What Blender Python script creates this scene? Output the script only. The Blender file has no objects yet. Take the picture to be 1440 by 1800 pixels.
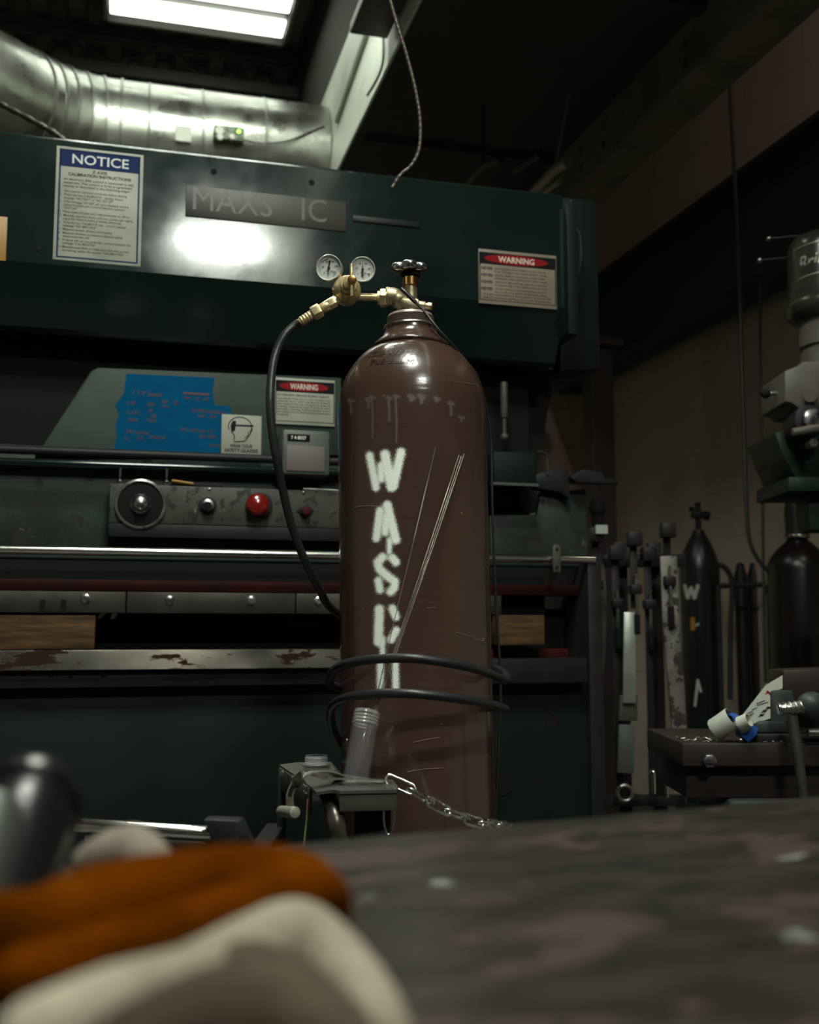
import bpy, bmesh, math, random
from mathutils import Vector, Matrix, noise as mnoise
random.seed(7)
C = bpy.context.scene.collection
pi, cos, sin, R = math.pi, math.cos, math.sin, math.radians

# ------------------------------------------------------------ camera, world, lights, exposure
F = 1900.0                      # focal length in pixels of the 1440 x 1800 frame
PITCH = math.atan(0.1105)
CAMZ = 0.92
PHI = R(15.2)                   # the room is turned this much against the view
cam = bpy.data.cameras.new('camera'); camo = bpy.data.objects.new('camera', cam); C.objects.link(camo)
camo.location = (0, 0, CAMZ); camo.rotation_euler = (pi/2 + PITCH, 0, 0)
cam.sensor_fit = 'HORIZONTAL'; cam.sensor_width = 24; cam.lens = F/1440*24
cam.clip_start = 0.02; cam.clip_end = 60
cam.dof.use_dof = True; cam.dof.focus_distance = 1.72; cam.dof.aperture_fstop = 4.2
bpy.context.scene.camera = camo
vs = bpy.context.scene.view_settings
vs.view_transform = 'Standard'; vs.look = 'None'; vs.gamma = 1.0; vs.use_curve_mapping = False
vs.exposure = 0.0
w = bpy.data.worlds.new('world'); bpy.context.scene.world = w; w.use_nodes = True
w.node_tree.nodes['Background'].inputs[0].default_value = (0.9, 0.85, 0.75, 1)
w.node_tree.nodes['Background'].inputs[1].default_value = 0.034
LAMP_COL = (0.93, 1.0, 0.88, 1)
# fluorescent fixtures: (u, v, z, length along u, width along v, strength)
FIXTURES = [(-0.42, 5.30, 3.98, 0.88, 0.62, 4.0), (0.57, -1.33, 3.30, 0.50, 0.24, 300.0), (0.12, 0.62, 3.70, 0.55, 1.15, 80.0), (0.22, 3.20, 3.90, 0.9, 0.30, 78.0)]

# ------------------------------------------------------------ geometry of the view
RM = Matrix.Rotation(PHI, 4, 'Z'); ID = Matrix()
def ray(x, y):
    a = (x-720)/F; b = (900-y)/F
    return Vector((a, cos(PITCH)-b*sin(PITCH), sin(PITCH)+b*cos(PITCH)))
O = Vector((0, 0, CAMZ))
def at_Y(x, y, Y): d = ray(x, y); return O + d*(Y/d.y)
def on_z(x, y, z): d = ray(x, y); return O + d*((z-CAMZ)/d.z)
def rv(p): return Vector((p.x*cos(PHI)+p.y*sin(PHI), -p.x*sin(PHI)+p.y*cos(PHI), p.z))   # world -> room
def pv(x, y, v):                       # room coords of a pixel on the plane v = const
    d = rv(ray(x, y)); t = v/d.y
    return Vector((d.x*t, v, CAMZ+d.z*t))
def pu(x, y, u):
    d = rv(ray(x, y)); t = u/d.x
    return Vector((u, d.y*t, CAMZ+d.z*t))
def uz(x, y, v): p = pv(x, y, v); return (p.x, p.z)

# ------------------------------------------------------------ materials
def mat(name, col, rough=0.5, metal=0.0, var=None, bump=None, chips=None, chips2=None, emit=None, rvar=None, alpha=None, trans=None, coat=0, stretch=(1,1,1), spec=None):
    """var=(scale,colour2,contrast) bump=(scale,strength) chips=(scale,threshold,colour,rough)"""
    m = bpy.data.materials.new(name); m.use_nodes = True
    nt = m.node_tree; N = nt.nodes; L = nt.links; b = N['Principled BSDF']
    b.inputs['Base Color'].default_value = (*col, 1); b.inputs['Roughness'].default_value = rough
    b.inputs['Metallic'].default_value = metal
    if spec is not None: b.inputs['Specular IOR Level'].default_value = spec
    if coat: b.inputs['Coat Weight'].default_value = coat; b.inputs['Coat Roughness'].default_value = 0.15
    tc = N.new('ShaderNodeTexCoord'); mp = N.new('ShaderNodeMapping'); mp.inputs['Scale'].default_value = stretch
    L.new(tc.outputs['Object'], mp.inputs[0])
    def nz(scale, detail=6, rgh=0.6, off=0.0):
        n = N.new('ShaderNodeTexNoise'); n.inputs['Scale'].default_value = scale; n.inputs['Detail'].default_value = detail
        n.inputs['Roughness'].default_value = rgh
        if off:
            a = N.new('ShaderNodeVectorMath'); a.operation = 'ADD'; a.inputs[1].default_value = (off, off*1.7, off*.3)
            L.new(mp.outputs[0], a.inputs[0]); L.new(a.outputs[0], n.inputs['Vector'])
        else: L.new(mp.outputs[0], n.inputs['Vector'])
        return n
    cout = None
    def ramp(src, lo, hi):
        r = N.new('ShaderNodeMapRange'); r.inputs['From Min'].default_value = lo; r.inputs['From Max'].default_value = hi
        L.new(src, r.inputs['Value']); return r.outputs[0]
    def mix(fac, a, bcol):
        x = N.new('ShaderNodeMix'); x.data_type = 'RGBA'; L.new(fac, x.inputs[0])
        if isinstance(a, tuple): x.inputs[6].default_value = (*a, 1)
        else: L.new(a, x.inputs[6])
        x.inputs[7].default_value = (*bcol, 1); return x.outputs[2]
    cur = col; rcur = None
    if var:
        s, c2, k = var; cur = mix(ramp(nz(s).outputs[0], .5-.5/k*.5, .5+.5/k*.5), cur, c2)
    for i, ch in enumerate((chips, chips2)):
        if ch:
            s, th, cc, cr = ch; f = ramp(nz(s, 8, .65, 3.1+5*i).outputs[0], th, th+.02); cur = mix(f, cur, cc)
            x = N.new('ShaderNodeMix'); x.data_type = 'FLOAT'; L.new(f, x.inputs[0])
            if rcur is None: x.inputs[2].default_value = rough
            else: L.new(rcur, x.inputs[2])
            x.inputs[3].default_value = cr; rcur = x.outputs[0]
    if not isinstance(cur, tuple): L.new(cur, b.inputs['Base Color'])
    if rvar:
        s, lo, hi = rvar; r = N.new('ShaderNodeMapRange'); L.new(nz(s, 5, .6, 9.).outputs[0], r.inputs['Value'])
        r.inputs['From Min'].default_value = .3; r.inputs['From Max'].default_value = .7
        r.inputs['To Min'].default_value = lo; r.inputs['To Max'].default_value = hi; rcur = r.outputs[0]
    if rcur is not None: L.new(rcur, b.inputs['Roughness'])
    if bump:
        bp = N.new('ShaderNodeBump'); bp.inputs['Strength'].default_value = bump[1]; bp.inputs['Distance'].default_value = .002 if len(bump) < 3 else bump[2]
        L.new(nz(bump[0], 5, .6, 1.3).outputs[0], bp.inputs['Height']); L.new(bp.outputs[0], b.inputs['Normal'])
    if emit: b.inputs['Emission Color'].default_value = (*emit[0], 1); b.inputs['Emission Strength'].default_value = emit[1]
    if trans is not None: b.inputs['Transmission Weight'].default_value = trans; b.inputs['IOR'].default_value = 1.12
    return m

M = {}
M['floor'] = mat('concrete floor', (.10,.095,.085), .6, var=(3,(.05,.047,.042),1.5), bump=(30,.3))
M['roof'] = mat('roof deck metal', (.17,.14,.12), .6, .2, var=(4,(.10,.08,.07),1.2))
M['soffit'] = mat('dark soffit board', (.05,.042,.034), .85, var=(2,(.035,.03,.026),1.3))
M['joist'] = mat('joist paint', (.045,.038,.034), .7, var=(8,(.025,.02,.018),1))
M['white_beam'] = mat('off white painted beam', (.80,.84,.72), .5, var=(3,(.42,.45,.38),1.4), chips=(9,.66,(.22,.22,.17),.7), bump=(12,.2), stretch=(1,.35,1.4))
M['beam_tan'] = mat('dusty tan beam paint', (.17,.14,.11), .7, var=(5,(.08,.065,.05),1.3))
M['beam_dark'] = mat('dark runway paint', (.012,.016,.015), .6)
M['column'] = mat('red brown column paint', (.035,.018,.016), .6, var=(6,(.02,.012,.01),1))
M['pipe_dark'] = mat('dark conduit', (.02,.018,.016), .5, .3)
M['galv'] = mat('galvanised duct metal', (.47,.49,.43), .27, .95, var=(5,(.28,.29,.25),1.2), bump=(6,.25,.01), rvar=(9,.22,.42))
M['duct_seam'] = mat('duct seam metal', (.3,.31,.28), .4, .9)
M['housing'] = mat('grey lamp housing', (.10,.10,.09), .6)
M['white_tag'] = mat('white tag', (.75,.76,.66), .6)
M['green_pcb'] = mat('green circuit box', (.06,.12,.07), .5, var=(60,(.25,.27,.22),3))
M['led'] = mat('lit green indicator', (.3,.9,.1), .4, emit=((.45,1,.1), 3))
M['steel'] = mat('bright steel', (.5,.5,.46), .28, 1, var=(20,(.3,.3,.28),1.5), rvar=(30,.18,.4))
M['polished'] = mat('polished round bar steel', (.75,.74,.68), .2, 1)
M['chrome'] = mat('chrome', (.85,.85,.84), .1, 1)
M['dark_chrome'] = mat('worn dark chrome', (.32,.32,.33), .22, 1, rvar=(50,.15,.4))
M['brass'] = mat('brass', (.78,.64,.40), .38, .6, var=(30,(.50,.37,.17),1.3), rvar=(60,.2,.42))
M['brass_old'] = mat('dull bronze valve', (.46,.38,.25), .42, .85, var=(40,(.28,.22,.14),1.2), bump=(90,.3))
M['copper'] = mat('copper toned nut', (.62,.33,.13), .25, 1)
M['rubber'] = mat('black rubber hose', (.012,.012,.0125), .36, spec=.4, bump=(160,.25), var=(30,(.02,.02,.02),1))
M['black'] = mat('black painted steel', (.008,.008,.0085), .5, var=(20,(.016,.015,.014),1), spec=.22)
M['black_matte'] = mat('matte black plastic', (.008,.008,.008), .85, spec=.15)
M['bezel'] = mat('bright gauge bezel', (.72,.73,.72), .26, .75)
M['gauge_face'] = mat('gauge face', (.82,.84,.8), .4)
M['gauge_ink'] = mat('black gauge ink', (.01,.01,.01), .5)
M['red_ink'] = mat('red gauge ink', (.5,.05,.03), .5)
M['press_green'] = mat('dark teal machine enamel', (.0075,.0155,.0135), .22, .0, var=(3,(.005,.011,.010),1.3), chips=(34,.625,(.010,.011,.010),.6), chips2=(9,.70,(.012,.016,.014),.4), bump=(5,.03,.01), rvar=(11,.09,.16))
M['press_low'] = mat('teal machine enamel, worn', (.0045,.011,.009), .6, var=(4,(.003,.006,.0055),1.5), chips=(9,.64,(.010,.007,.006),.7), spec=.18)
M['press_light'] = mat('pale green machine enamel', (.028,.045,.034), .55, var=(6,(.019,.031,.024),1.4), spec=.22, chips=(25,.68,(.04,.045,.035),.7), bump=(20,.2))
M['press_dirty'] = mat('grimy pale green enamel', (.026,.040,.029), .5, var=(9,(.014,.020,.015),1.5), spec=.25, chips=(16,.57,(.022,.022,.018),.7), chips2=(28,.66,(.10,.10,.085),.6))
M['panel_chipped'] = mat('chipped grey control panel paint', (.054,.054,.044), .5, var=(14,(.035,.035,.029),1.5), spec=.3, chips=(30,.57,(.02,.018,.015),.7), chips2=(55,.66,(.15,.14,.12),.6))
M['red_stripe'] = mat('dull red paint', (.050,.004,.006), .6, spec=.15, var=(10,(.02,.005,.005),1.5))
M['clamp_bar'] = mat('grey ground steel', (.055,.05,.044), .5, .5, var=(12,(.028,.024,.021),1.3), spec=.3, bump=(60,.2))
M['rusty_rail'] = mat('rust stained ground steel', (.085,.076,.062), .22, .85, var=(8,(.032,.026,.021),1.5), chips=(14,.55,(.035,.016,.009),.8), chips2=(40,.64,(.03,.015,.01),.8), stretch=(.5,1,1.8))
M['brown_plate'] = mat('rusty nameplate', (.035,.024,.02), .5, var=(18,(.018,.014,.012),1.3), chips=(40,.68,(.09,.08,.07),.5))
M['sign_white'] = mat('sign white', (.33,.335,.28), .5, spec=.3, var=(14,(.26,.26,.215),1.5), chips=(20,.70,(.24,.20,.16),.6))
M['sign_tan'] = mat('yellowed sign white', (.23,.195,.145), .5, spec=.25, var=(14,(.17,.14,.105),1.5))
M['sign_blue'] = mat('sign blue', (.006,.017,.075), .6, spec=.1)
M['sign_red'] = mat('sign red', (.20,.007,.009), .6, spec=.1)
M['sign_black'] = mat('sign black', (.006,.006,.007), .6, spec=.1)
M['sign_ink'] = mat('sign small print', (.012,.012,.012), .7, spec=.1)
M['yellow_sign'] = mat('yellow sign', (.30,.14,.012), .5)
M['blue_tape'] = mat('blue masking tape', (.0,.070,.165), .7, spec=.05, var=(12,(.0,.058,.14),1.2), bump=(60,.3))
M['marker'] = mat('dark red marker ink', (.055,.018,.035), .6)
M['red_knob'] = mat('red translucent button', (.17,.006,.004), .22, coat=.6)
M['wood'] = mat('plywood block', (.11,.058,.024), .75, var=(9,(.035,.02,.010),1.8), spec=.15, chips=(12,.62,(.06,.04,.025),.8), stretch=(1,1,9))
M['grey_pad'] = mat('pinkish grey worn cover', (.12,.092,.08), .6, var=(9,(.12,.10,.09),1.4), chips=(25,.66,(.05,.04,.03),.6))
M['grey_box'] = mat('grey green box', (.052,.062,.053), .5, var=(9,(.06,.07,.06),1.4))
M['cyl_brown'] = None
M['white_spray'] = None
M['cart_grey'] = mat('dusty grey cart steel', (.055,.050,.041), .55, .35, var=(14,(.075,.065,.055),1.4), chips=(45,.66,(.14,.12,.10),.6), bump=(70,.25))
M['cart_tube'] = mat('bronze grey tube paint', (.105,.085,.07), .3, .55, var=(20,(.06,.05,.042),1.2), bump=(60,.15))
M['clear_rib'] = mat('ribbed clear plastic', (.7,.68,.7), .12)
M['clear_rib'].node_tree.nodes['Principled BSDF'].inputs['Alpha'].default_value = .20; M['clear_rib'].node_tree.nodes['Principled BSDF'].inputs['Specular IOR Level'].default_value = 1
M['clear'] = mat('clear plastic', (.40,.36,.40), .12)
M['clear'].node_tree.nodes['Principled BSDF'].inputs['Alpha'].default_value = .05; M['clear'].node_tree.nodes['Principled BSDF'].inputs['Coat Weight'].default_value = 1
M['clear'].node_tree.nodes['Principled BSDF'].inputs['Specular IOR Level'].default_value = 1
M['zinc'] = mat('zinc plated steel', (.72,.72,.70), .22, 1, rvar=(60,.15,.35))
M['rod'] = mat('filler rod steel', (.42,.38,.31), .3, 1)
M['yellow_wire'] = mat('yellowish brass wire', (.45,.38,.18), .4, .6)
M['table_top'] = mat('worn steel bench top', (.038,.030,.024), .36, .45, var=(20,(.017,.012,.010),2.4), chips=(10,.56,(.034,.018,.012),.6), chips2=(14,.655,(.24,.23,.21),.4), bump=(30,.15), stretch=(1,2.2,1))
M['orange_leather'] = mat('orange suede leather', (.095,.022,.0004), .95, var=(20,(.030,.0075,.0003),1.6), bump=(200,.5), spec=.0)
M['cream_leather'] = mat('cream split leather', (.34,.31,.245), .9, var=(14,(.15,.125,.09),1.5), bump=(150,.5), spec=.15)
M['lining'] = mat('brown inner lining', (.075,.055,.036), .9, var=(22,(.03,.021,.014),1.8), spec=.15)
M['duct_shaded'] = mat('shaded duct metal', (.085,.08,.068), .5, .6, var=(3,(.03,.028,.024),1.4))  # unused duct copy, shade of the underside put into the colour
M['white_leather'] = mat('pale leather thumb', (.20,.17,.14), .85, var=(14,(.12,.10,.08),1.2), spec=.15)
M['tool_black'] = mat('satin black handle', (.005,.0045,.005), .27, spec=.35)
M['tool_highlight'] = mat('grey tool highlight', (.10,.11,.10), .4, .7)
M['block_wall'] = None
M['mill_grey'] = mat('grey mill enamel', (.10,.085,.065), .5, var=(8,(.06,.05,.04),1.3), bump=(20,.15))
M['mill_dark'] = mat('dark olive motor enamel', (.055,.05,.04), .25, .35, var=(10,(.03,.026,.022),1.2))
M['mill_letter'] = mat('raised bare letters', (.42,.40,.34), .35, .6)
M['mill_green'] = mat('green machine enamel', (.003,.015,.005), .5, spec=.25, var=(6,(.003,.013,.005),1.2))
M['cyl_green'] = mat('dark green cylinder paint', (.006,.014,.010), .33, var=(8,(.004,.008,.006),1.2))
M['cyl_dark'] = mat('near black cylinder paint', (.007,.004,.0035), .3, spec=.35)
M['grey_bar'] = mat('dull grey bar steel', (.085,.076,.062), .55, .3, spec=.25, var=(8,(.045,.037,.03),1.4), chips=(12,.62,(.05,.03,.022),.8))
M['mottled_bar'] = mat('mottled rusty strip', (.24,.22,.19), .5, .4, var=(14,(.10,.08,.065),1.5), chips=(18,.54,(.045,.032,.026),.8))
M['silver_bar'] = mat('clean aluminium bar', (.55,.58,.52), .35, .8, var=(14,(.34,.36,.32),1.3))
M['bench_brown'] = mat('oily brown casting', (.030,.019,.016), .45, spec=.3, var=(8,(.017,.011,.010),1.3), chips=(60,.70,(.3,.28,.25),.4))
M['vise_grey'] = mat('grey green vise paint', (.034,.042,.038), .45, spec=.3, var=(12,(.018,.022,.02),1.3), chips=(50,.69,(.2,.2,.18),.4))
M['cardboard'] = mat('white card', (.42,.44,.37), .6, var=(9,(.45,.46,.4),1.3))
M['card_brown'] = mat('brown cardboard core', (.15,.12,.09), .8)
M['card_blue'] = mat('blue card', (.012,.07,.30), .5)
M['conc_line'] = mat('hazard white', (.5,.5,.42), .6)

def nodes_block_wall():
    m = bpy.data.materials.new('painted block wall'); m.use_nodes = True; N = m.node_tree.nodes; L = m.node_tree.links; b = N['Principled BSDF']
    tc = N.new('ShaderNodeTexCoord'); sp = N.new('ShaderNodeSeparateXYZ'); cb = N.new('ShaderNodeCombineXYZ')
    L.new(tc.outputs['Object'], sp.inputs[0]); ad = N.new('ShaderNodeMath'); ad.operation = 'ADD'
    L.new(sp.outputs[0], ad.inputs[0]); L.new(sp.outputs[1], ad.inputs[1])
    L.new(ad.outputs[0], cb.inputs[0]); L.new(sp.outputs[2], cb.inputs[1])
    br = N.new('ShaderNodeTexBrick'); L.new(cb.outputs[0], br.inputs['Vector'])
    br.inputs['Scale'].default_value = 1; br.inputs['Brick Width'].default_value = .46; br.inputs['Row Height'].default_value = .23
    br.inputs['Mortar Size'].default_value = .006; br.inputs['Mortar Smooth'].default_value = .3
    br.inputs['Color1'].default_value = (.47,.40,.315,1); br.inputs['Color2'].default_value = (.46,.39,.305,1); br.inputs['Mortar'].default_value = (.40,.34,.262,1)
    L.new(br.outputs['Color'], b.inputs['Base Color']); b.inputs['Roughness'].default_value = .75
    bp = N.new('ShaderNodeBump'); bp.inputs['Strength'].default_value = .15; bp.invert = True; bp.inputs['Distance'].default_value = .006
    L.new(br.outputs['Fac'], bp.inputs['Height']); L.new(bp.outputs[0], b.inputs['Normal'])
    return m
M['block_wall'] = nodes_block_wall()

def nodes_cyl():
    m = bpy.data.materials.new('brown cylinder paint'); m.use_nodes = True; N = m.node_tree.nodes; L = m.node_tree.links; b = N['Principled BSDF']
    tc = N.new('ShaderNodeTexCoord')
    def nz(scale, st, det=6, rg=.6):
        mp = N.new('ShaderNodeMapping'); mp.inputs['Scale'].default_value = st; L.new(tc.outputs['Object'], mp.inputs[0])
        n = N.new('ShaderNodeTexNoise'); n.inputs['Scale'].default_value = scale; n.inputs['Detail'].default_value = det; n.inputs['Roughness'].default_value = rg
        L.new(mp.outputs[0], n.inputs['Vector']); return n.outputs[0]
    def rng(src, a, c, lo=0, hi=1):
        r = N.new('ShaderNodeMapRange'); r.inputs['From Min'].default_value = a; r.inputs['From Max'].default_value = c
        r.inputs['To Min'].default_value = lo; r.inputs['To Max'].default_value = hi; L.new(src, r.inputs['Value']); return r.outputs[0]
    def mix(f, a, c):
        x = N.new('ShaderNodeMix'); x.data_type = 'RGBA'; L.new(f, x.inputs[0])
        if isinstance(a, tuple): x.inputs[6].default_value = (*a, 1)
        else: L.new(a, x.inputs[6])
        x.inputs[7].default_value = (*c, 1); return x.outputs[2]
    c = mix(rng(nz(4, (1,1,.4)), .35, .65), (.056,.029,.021), (.041,.0215,.016))
    c = mix(rng(nz(70, (1,1,1), 3), .735, .75), c, (.23,.13,.09))          # small chips
    c = mix(rng(nz(16, (1,1,1), 8, .7), .70, .72), c, (.045,.022,.018))    # dull stains
    c = mix(rng(nz(9, (1,1,14), 4), .735, .75), c, (.20,.13,.10))          # horizontal scuffs
    L.new(c, b.inputs['Base Color'])
    L.new(rng(nz(12, (1,1,.5)), .3, .7, .16, .30), b.inputs['Roughness'])
    b.inputs['Specular IOR Level'].default_value = .5
    b.inputs['Coat Weight'].default_value = .35; b.inputs['Coat Roughness'].default_value = .07
    b1 = N.new('ShaderNodeBump'); b1.inputs['Strength'].default_value = .35; b1.inputs['Distance'].default_value = .0012
    L.new(nz(22, (1,1,5), 4), b1.inputs['Height'])
    b2 = N.new('ShaderNodeBump'); b2.inputs['Strength'].default_value = .35; b2.inputs['Distance'].default_value = .0012
    L.new(nz(40, (1,1,.12), 3), b2.inputs['Height']); L.new(b1.outputs[0], b2.inputs['Normal'])
    L.new(b2.outputs[0], b.inputs['Normal'])
    return m
M['cyl_brown'] = nodes_cyl()

def nodes_spray(name, col):
    m = bpy.data.materials.new(name); m.use_nodes = True; N = m.node_tree.nodes; L = m.node_tree.links; b = N['Principled BSDF']
    b.inputs['Base Color'].default_value = (*col, 1); b.inputs['Roughness'].default_value = .55
    at = N.new('ShaderNodeAttribute'); at.attribute_name = 'spray'; tc = N.new('ShaderNodeTexCoord')
    n = N.new('ShaderNodeTexNoise'); n.inputs['Scale'].default_value = 900; n.inputs['Detail'].default_value = 2; L.new(tc.outputs['Object'], n.inputs['Vector'])
    # speckled edge: density above a grainy threshold
    s = N.new('ShaderNodeMath'); s.operation = 'SUBTRACT'; L.new(n.outputs[0], s.inputs[0]); s.inputs[1].default_value = .5
    s2 = N.new('ShaderNodeMath'); s2.operation = 'MULTIPLY_ADD'; L.new(s.outputs[0], s2.inputs[0]); s2.inputs[1].default_value = 1.3; L.new(at.outputs['Fac'], s2.inputs[2])
    r = N.new('ShaderNodeMapRange'); r.inputs['From Min'].default_value = .20; r.inputs['From Max'].default_value = .95; L.new(s2.outputs[0], r.inputs['Value'])
    L.new(r.outputs[0], b.inputs['Alpha'])
    return m
M['white_spray'] = nodes_spray('white spray paint', (.86,.90,.82))
M['highlight'] = nodes_spray('pale wear streaks', (.082,.052,.040))
M['grey_spray'] = nodes_spray('faded spray paint', (.42,.44,.38))

# ------------------------------------------------------------ mesh builder
WM = {}
class MB:
    def __init__(s, frame=ID): s.v = []; s.f = []; s.M = frame
    def add(s, vs_, fs_):
        o = len(s.v); s.v += [s.M @ Vector(p) for p in vs_]; s.f += [tuple(i+o for i in f) for f in fs_]; return s
    def addw(s, vs_, fs_):
        o = len(s.v); s.v += [Vector(p) for p in vs_]; s.f += [tuple(i+o for i in f) for f in fs_]; return s
    def box(s, a, b, bev=0, seg=2):
        bm = bmesh.new(); bmesh.ops.create_cube(bm, size=1)
        a = Vector(a); b = Vector(b); c = (a+b)/2; d = b-a
        for vt in bm.verts: vt.co = Vector((c.x+vt.co.x*abs(d.x), c.y+vt.co.y*abs(d.y), c.z+vt.co.z*abs(d.z)))
        if bev: bmesh.ops.bevel(bm, geom=list(bm.edges), offset=bev, segments=seg, affect='EDGES', profile=.5)
        s._bm(bm); return s
    def _bm(s, bm):
        bmesh.ops.recalc_face_normals(bm, faces=bm.faces)
        bm.verts.index_update(); s.add([v.co.copy() for v in bm.verts], [[v.index for v in f.verts] for f in bm.faces]); bm.free()
    def prism(s, poly, p2, bev=0, holes=None):
        """poly: list of 3-D points (planar, one side); p2: extrusion vector"""
        bm = bmesh.new(); ex = Vector(p2)
        vsx = [bm.verts.new(Vector(p)) for p in poly]; f = bm.faces.new(vsx)
        r = bmesh.ops.extrude_face_region(bm, geom=[f]); vv = [e for e in r['geom'] if isinstance(e, bmesh.types.BMVert)]
        bmesh.ops.translate(bm, verts=vv, vec=ex)
        if bev: bmesh.ops.bevel(bm, geom=list(bm.edges), offset=bev, segments=2, affect='EDGES', profile=.5)
        s._bm(bm); return s
    def lathe(s, prof, org=(0,0,0), ax=(0,0,1), n=32, cap=True):
        ax = Vector(ax).normalized(); t = Vector((1,0,0)) if abs(ax.x) < .9 else Vector((0,1,0))
        e1 = (t-ax*t.dot(ax)).normalized(); e2 = ax.cross(e1); org = Vector(org)
        V = []; Fc = []
        for (r, h) in prof:
            for k in range(n):
                a = 2*pi*k/n; V.append(org+ax*h+(e1*cos(a)+e2*sin(a))*r)
        for i in range(len(prof)-1):
            for k in range(n):
                k2 = (k+1) % n; Fc.append((i*n+k, i*n+k2, (i+1)*n+k2, (i+1)*n+k))
        if cap:
            if prof[0][0] > 1e-6: Fc.append(tuple(reversed(range(n))))
            if prof[-1][0] > 1e-6: Fc.append(tuple((len(prof)-1)*n+k for k in range(n)))
        s.add(V, Fc); return s
    def cyl(s, p0, p1, r0, r1=None, n=20, bev=0):
        p0 = Vector(p0); p1 = Vector(p1); r1 = r0 if r1 is None else r1; L_ = (p1-p0).length
        prof = [(r0, 0), (r1, L_)] if not bev else [(r0-bev, 0), (r0-bev*.3, bev*.3), (r0, bev), (r1, L_-bev), (r1-bev*.3, L_-bev*.3), (r1-bev, L_)]
        return s.lathe(prof, p0, p1-p0, n)
    def tube(s, pts, r, n=12, closed=False, cap=True, flat=None):
        """flat=(scale of second radius)"""
        P = [Vector(p) for p in pts]; m = len(P); rr = r if isinstance(r, (list, tuple)) else [r]*m
        T = []
        for i in range(m):
            a = P[(i-1) % m] if (closed or i > 0) else P[i]; b = P[(i+1) % m] if (closed or i < m-1) else P[i]
            T.append((b-a).normalized())
        t0 = T[0]; up = Vector((0,0,1)) if abs(t0.z) < .9 else Vector((1,0,0))
        e1 = (up-t0*up.dot(t0)).normalized(); V = []; Fc = []
        for i in range(m):
            e1 = (e1-T[i]*e1.dot(T[i])).normalized(); e2 = T[i].cross(e1)
            for k in range(n):
                a = 2*pi*k/n; V.append(P[i]+(e1*cos(a)+e2*sin(a)*(flat or 1))*rr[i])
        for i in range(m-1 if not closed else m):
            j = (i+1) % m
            for k in range(n):
                k2 = (k+1) % n; Fc.append((i*n+k, i*n+k2, j*n+k2, j*n+k))
        if cap and not closed: Fc.append(tuple(reversed(range(n)))); Fc.append(tuple((m-1)*n+k for k in range(n)))
        s.add(V, Fc); return s
    def ribbon(s, pts, wdir, w, th):
        """flat strap along pts, width direction wdir"""
        P = [Vector(p) for p in pts]; m = len(P); V = []; Fc = []
        for i in range(m):
            T = (P[min(i+1, m-1)]-P[max(i-1, 0)]).normalized(); W_ = Vector(wdir); W_ = (W_-T*W_.dot(T)).normalized(); Nn = T.cross(W_)
            for (a, b) in ((-1,-1),(1,-1),(1,1),(-1,1)): V.append(P[i]+W_*a*w/2+Nn*b*th/2)
        for i in range(m-1):
            for k in range(4): k2 = (k+1) % 4; Fc.append((i*4+k, i*4+k2, i*4+4+k2, i*4+4+k))
        Fc.append((3,2,1,0)); Fc.append(tuple((m-1)*4+k for k in range(4)))
        s.add(V, Fc); return s
    def sphere(s, c, r, n=20, sc=(1,1,1)):
        bm = bmesh.new(); bmesh.ops.create_uvsphere(bm, u_segments=n, v_segments=n//2+2, radius=1)
        for vt in bm.verts: vt.co = Vector((c[0]+vt.co.x*r*sc[0], c[1]+vt.co.y*r*sc[1], c[2]+vt.co.z*r*sc[2]))
        s._bm(bm); return s
    def text(s, txt, org, right, up, size, align='LEFT', shear=0, width=None, depth=.0003, fn=None, bold=0, space=1.0):
        V, Fc, wd = text_mesh(txt, shear, bold, space)
        k = size; kx = size if width is None else width/max(wd, 1e-6)
        off = {'LEFT': 0, 'CENTER': -wd/2, 'RIGHT': -wd}[align]
        right = Vector(right); up = Vector(up); nrm = right.cross(up).normalized()
        if fn: s.add([fn((p[0]+off)*kx, p[1]*k) for p in V], Fc)
        else: s.add([Vector(org)+right*((p[0]+off)*kx)+up*(p[1]*k)+nrm*depth for p in V], Fc)
        return s
    def build(s, name, m, parent=None, label=None, smooth=True, ang=38, attr=None, **tags):
        me = bpy.data.meshes.new(name); o = bpy.data.objects.new(name, me); C.objects.link(o)
        if parent is not None:
            W_ = WM[parent.name]; o.parent = parent; WM[o.name] = W_
        else:
            xs = [v.x for v in s.v]; ys = [v.y for v in s.v]; zs = [v.z for v in s.v]
            W_ = Matrix.Translation(((min(xs)+max(xs))/2, (min(ys)+max(ys))/2, min(zs))) @ s.M.to_3x3().to_4x4()
            o.matrix_world = W_; WM[o.name] = W_
        inv = W_.inverted(); me.from_pydata([inv @ v for v in s.v], [], s.f); me.update()
        if smooth:
            me.polygons.foreach_set('use_smooth', [True]*len(me.polygons)); me.set_sharp_from_angle(angle=R(ang))
        if attr:
            a = me.attributes.new('spray', 'FLOAT', 'POINT'); a.data.foreach_set('value', attr)
        me.materials.append(M[m] if isinstance(m, str) else m)
        if label: o['label'] = label
        for k, v in tags.items(): o[k] = v
        return o

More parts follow.
